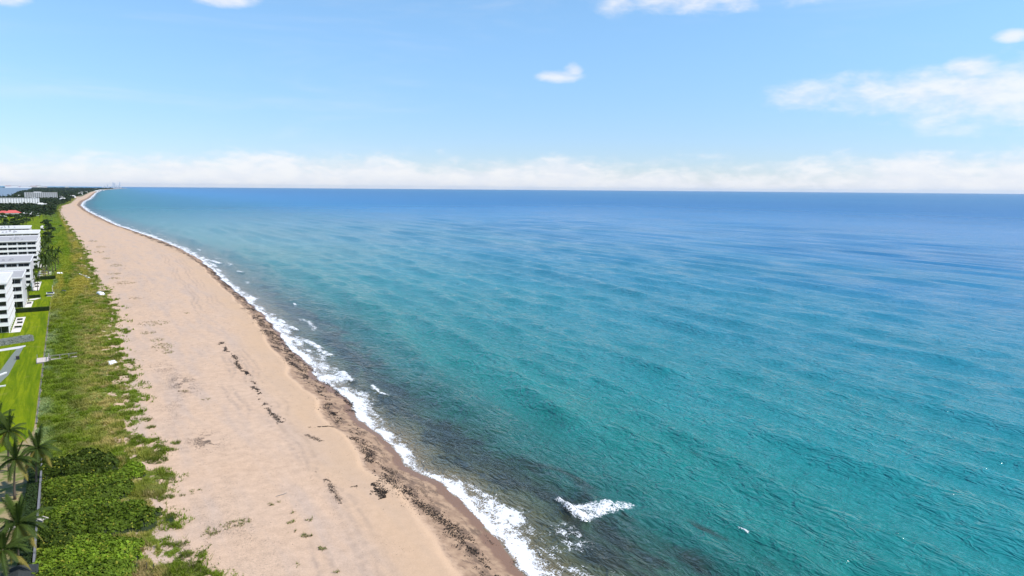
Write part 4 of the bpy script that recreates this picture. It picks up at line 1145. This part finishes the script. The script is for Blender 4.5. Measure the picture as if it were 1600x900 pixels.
for (px, py, rx, ry, n) in [(480, 838, .8, .8, 90), (455, 816, .6, .4, 30), (484, 812, .7, .5, 40), (456, 831, .5, .4, 30), (505, 857, .5, .6, 35), (462, 884, .4, .4, 25), (428, 787, .9, .5, 50), (460, 801, .5, .3, 25), (340, 827, 1.6, 1.1, 110), (372, 818, 1.6, 1.0, 110), (325, 838, 1.0, .7, 50),
                           (522, 896, .6, .4, 40), (285, 775, .4, .5, 25), (305, 768, .8, .8, 35)]:
    tuft_patch('small tuft of beach grass alone on bare sand below the sea grape', px, py, rx, ry, n, gr, 'tufts on the open sand')
for (px, py, rx, ry, n) in [(254, 542, 2.6, 5, 220), (240, 505, 4.2, 4.5, 240), (285, 612, 1.2, 1.0, 70), (322, 624, .8, .7, 40), (262, 550, 1.5, 2.2, 90), (245, 531, 1.8, 2.4, 90), (181, 415, 3.0, 6, 110), (178, 428, 3, 4, 90), (178, 435, 2.6, 4, 70), (195, 442, 4, 6, 160), (212, 466, 2, 3, 60), (165, 404, 2.5, 5, 70), (155, 394, 3, 8, 70), (158, 386, 3, 9, 60), (145, 377, 3, 10, 60), (292, 489, .8, 1.4, 40), (232, 520, 2, 2.5, 80)]:
    tuft_patch('flat straggling patch of beach grass on the open sand near dune edge', px, py, rx, ry, n, (.19, .20, .06), 'grass patches by the dune edge', .22, .5)
for (px, py, rx, ry, n) in [(262, 695, 2.0, 1.2, 240), (245, 722, 1.6, 1.3, 220), (262, 705, 1.4, .9, 110), (235, 688, 1.4, .9, 130), (222, 658, 1.6, 1.2, 150), (238, 668, 1.0, .7, 70), (262, 752, 1.3, 1.0, 120), (258, 780, 1.2, .8, 120), (250, 812, 2.2, 1.6, 330), (262, 826, 1.0, .6, 80), (278, 850, 1.4, 1.2, 160), (285, 872, 1.1, .9, 140), (285, 895, 2.2, .8, 220), (250, 893, 1.6, .8, 160), (320, 897, .8, .6, 60), (195, 642, 1.5, 2, 150), (250, 700, 1, 1, 80)]:
    tuft_patch('thick green clump of dune grass spilling onto the sand', px, py, rx, ry, n, (.12, .16, .016), 'green clumps at the dune edge', .5, .12)

def chips(X, Y, size, r, zoff=.02, heap=0.0):
    """Flat ragged scraps of dried weed lying on the sand."""
    n = len(X); Z = ground_z(X, Y) + zoff + heap * r.random(n)
    a = r.uniform(0, 6.28, (n, 1)) + np.array([0, 1.1, 2.3, 3.2, 4.4, 5.3])[None] + r.normal(0, .2, (n, 6))
    rad = np.asarray(size).reshape(-1, 1) * r.uniform(.35, 1.2, (n, 6)) * np.where(r.random((n, 1)) < .5, 1.0, .8)
    st = r.uniform(.35, .9, (n, 1)); ro = r.uniform(0, 3.14, (n, 1))
    px, py = np.cos(a) * rad, np.sin(a) * rad * st
    x, y = px * np.cos(ro) - py * np.sin(ro), px * np.sin(ro) + py * np.cos(ro)
    v = np.stack([X[:, None] + x, Y[:, None] + y, Z[:, None] + r.uniform(0, .06, (n, 6))], -1)
    return v.reshape(-1, 3), np.arange(6 * n).reshape(n, 6)

def along(pts, n, w, r, clump=1.0, z=1.2, wobble=2.2):
    g = np.array([gp(x, y, z) for x, y in pts]); seg = np.hypot(*np.diff(g, axis=0).T); s = np.concatenate([[0], np.cumsum(seg)])
    # denser toward the near end, where single scraps can be told apart
    dist = np.hypot(g[:, 0], g[:, 1]); t = r.random(n) * s[-1]
    d = np.interp(t, s, dist); t = t[r.random(n) < (dist.min() / d) ** 1.0]
    X, Y = np.interp(t, s, g[:, 0]), np.interp(t, s, g[:, 1])
    wob = (fbm(Y / 5, Y * 0, 3, 3) - .5) * w * wobble
    X = X + wob + r.normal(0, 1, len(X)) * w * .42 * (.4 + fbm(Y / 7, Y * 0 + 2, 4, 2))
    k = fbm(X / .9, Y / 1.6, 7, 3) + (fbm(X / 3, Y / 6, 9, 2) - .5) * .6 > .50 * clump
    return X[k], Y[k]

def build_wrack():
    r = np.random.default_rng(3); XS, YS, SZ = [], [], []
    def add(X, Y, s): XS.append(X); YS.append(Y); SZ.append(s * r.uniform(.5, 1.5, len(X)) * np.clip(np.hypot(X, Y) / 130, .8, 5) ** .6)
    main = [(780, 905), (744, 881), (714, 847), (692, 817), (669, 790), (627, 766), (601, 738), (574, 707), (548, 673), (521, 641), (503, 612), (484, 592), (470, 580), (447, 553), (425, 527), (395, 492), (360, 453), (335, 428), (318, 415), (296, 402), (275, 390), (235, 374), (207, 364)]
    X, Y = along(main, 76000, 2.3, r, .97); add(X, Y, .15)
    X, Y = along(main, 30000, 5.0, r, 1.06); add(X, Y, .085)
    up = [(560, 640), (520, 600), (490, 578), (462, 556), (440, 532), (410, 498), (375, 462), (345, 433), (318, 413)]
    X, Y = along(up, 20000, 2.2, r, 1.0, .7); add(X, Y, .15)
    far = [(275, 388), (235, 373), (207, 362), (180, 353), (152, 342), (137, 333), (122, 322), (128, 313)]
    X, Y = along(far, 12000, 4.0, r, .85, 1.0); add(X, Y, .34)
    X, Y = along([(345, 535), (362, 556), (385, 585), (410, 625), (425, 645), (442, 662)], 5200, 1.0, r, 1.0, 2.0); add(X, Y, .13)
    X, Y = along([(470, 668), (500, 668), (520, 666)], 700, .6, r, .9, 2.0); add(X, Y, .12)
    X, Y = along([(475, 680), (505, 690)], 300, .8, r, 1.0, 2.0); add(X, Y, .10)
    X, Y = along([(495, 738), (505, 748), (520, 765), (536, 788)], 1100, .7, r, .95, 2.0); add(X, Y, .09)
    X, Y = along([(480, 730), (520, 770), (560, 830), (610, 880)], 900, 3.0, r, 1.0, 2.0); add(X, Y, .045)
    X, Y = along([(830, 900), (800, 870), (770, 850), (745, 830)], 900, .6, r, .9, .5); add(X, Y, .07)
    X, Y = along([(680, 790), (650, 760), (615, 730), (590, 700)], 700, .7, r, 1.0, .8); add(X, Y, .07)
    X, Y = np.concatenate(XS), np.concatenate(YS)
    v, f = chips(X, Y, np.concatenate(SZ), r, .015, .05)
    tag(link('seaweed_wrack', mesh_np('seaweed_wrack', v, f), M['weedheap']), 'scattered lines of dried dark seaweed along the beach slope', 'seaweed', kind='stuff')
build_wrack()

def weed_heap(label, pts, n, w, size):
    r = np.random.default_rng(len(pts) * 13 + n); X, Y = along(pts, n, w, r, .92, 2.0, .5)
    v, f = chips(X, Y, size * r.uniform(.6, 1.4, len(X)), r, .02, .06)
    c = np.array((v[:, 0].mean(), v[:, 1].mean(), gz(v[:, 0].mean(), v[:, 1].mean())))
    T = empty('seaweed_heap', tuple(c)); tag(T, label, 'seaweed heap')
    tag(link('weed_scraps', mesh_np('weed_scraps', v - c, f), M['weedheap'], T), kind='stuff')
weed_heap('black open ring of dried seaweed on the flat sand', [(561, 759), (580, 757), (588, 764), (597, 770), (604, 776), (598, 780)], 1500, 1.5, .13)
weed_heap('thin black tail of seaweed beside the open ring', [(564, 762), (572, 769), (578, 776)], 260, .7, .11)
weed_heap('small black heap of seaweed at the top of the wet slope', [(518, 638), (524, 643)], 200, .5, .16)
weed_heap('dark lump of seaweed on the edge of the wet sand far up the beach', [(313, 413), (317, 416)], 160, 1.2, .45)

def build_litter():
    r = np.random.default_rng(8); XS, YS, SZ = [], [], []
    for (px, py, rx, ry, n, s) in [(285, 600, 3.2, 11, 1300, .07), (322, 688, 3.0, 4.5, 1000, .055), (270, 640, 5, 12, 700, .045), (255, 575, 4, 9, 500, .06), (350, 825, 4, 3, 260, .035), (300, 700, 7, 10, 500, .035), (390, 840, 6, 5, 180, .04), (300, 850, 2.5, 4, 220, .04),
                                   (440, 760, 14, 14, 320, .035), (360, 560, 14, 40, 700, .06), (250, 480, 12, 60, 500, .10), (215, 440, 12, 80, 350, .16), (180, 400, 12, 140, 300, .26), (330, 490, 6, 40, 220, .10), (375, 700, 12, 20, 260, .04), (430, 600, 5, 22, 260, .05)]:
        x, y = gp(px, py, 2.1); n = int(n * 1.8); X, Y = x + r.normal(0, rx * .5, n), y + r.normal(0, ry * .5, n)
        k = (fbm(X / 1.6, Y / 2.5, 5, 3) > .46) & (X < berm(Y) - .5) & (X > vegedge(Y) - 1); XS.append(X[k]); YS.append(Y[k]); SZ.append(1.45 * s * r.uniform(.4, 1.7, k.sum()))
    v, f = chips(np.concatenate(XS), np.concatenate(YS), np.concatenate(SZ), r, .012, .02)
    tag(link('beach_litter', mesh_np('beach_litter', v, f), simple('dry_twigs_and_weed', (.11, .092, .078), .95, .5, 1.0)), 'sparse dry twigs and weed scraps strewn over the flat sand', 'litter', kind='stuff')
build_litter()

T = MB(); g0 = gp(440, 774, 2.1); T.tube([(-1.0, -.15, .05), (-.4, .06, .08), (.3, .12, .07), (1.0, .35, .12)], [.03, .06, .05, .02], 6)
tag(T.build('driftwood_stick', M['wood'], None, (g0[0], g0[1], gz(*g0))), 'bent grey driftwood stick lying on the open sand', 'driftwood')

# ------------------------------------------------------------------ sea air
def build_haze():
    m, g, out = mat('sea_haze')
    v = g.node('ShaderNodeVolumePrincipled', {'Color': (0.66, 0.82, 1.0, 1), 'Density': 1.0e-5, 'Anisotropy': 0.2})
    g.t.links.new(v.outputs[0], out.inputs['Volume'])
    o = MB().box(-70000, 70000, -3000, 62000, -8, 240).build('haze', m)
    tag(o, 'thin pale blue sea haze over the whole coast', 'haze', kind='stuff')
HAZE = True
if HAZE: build_haze()
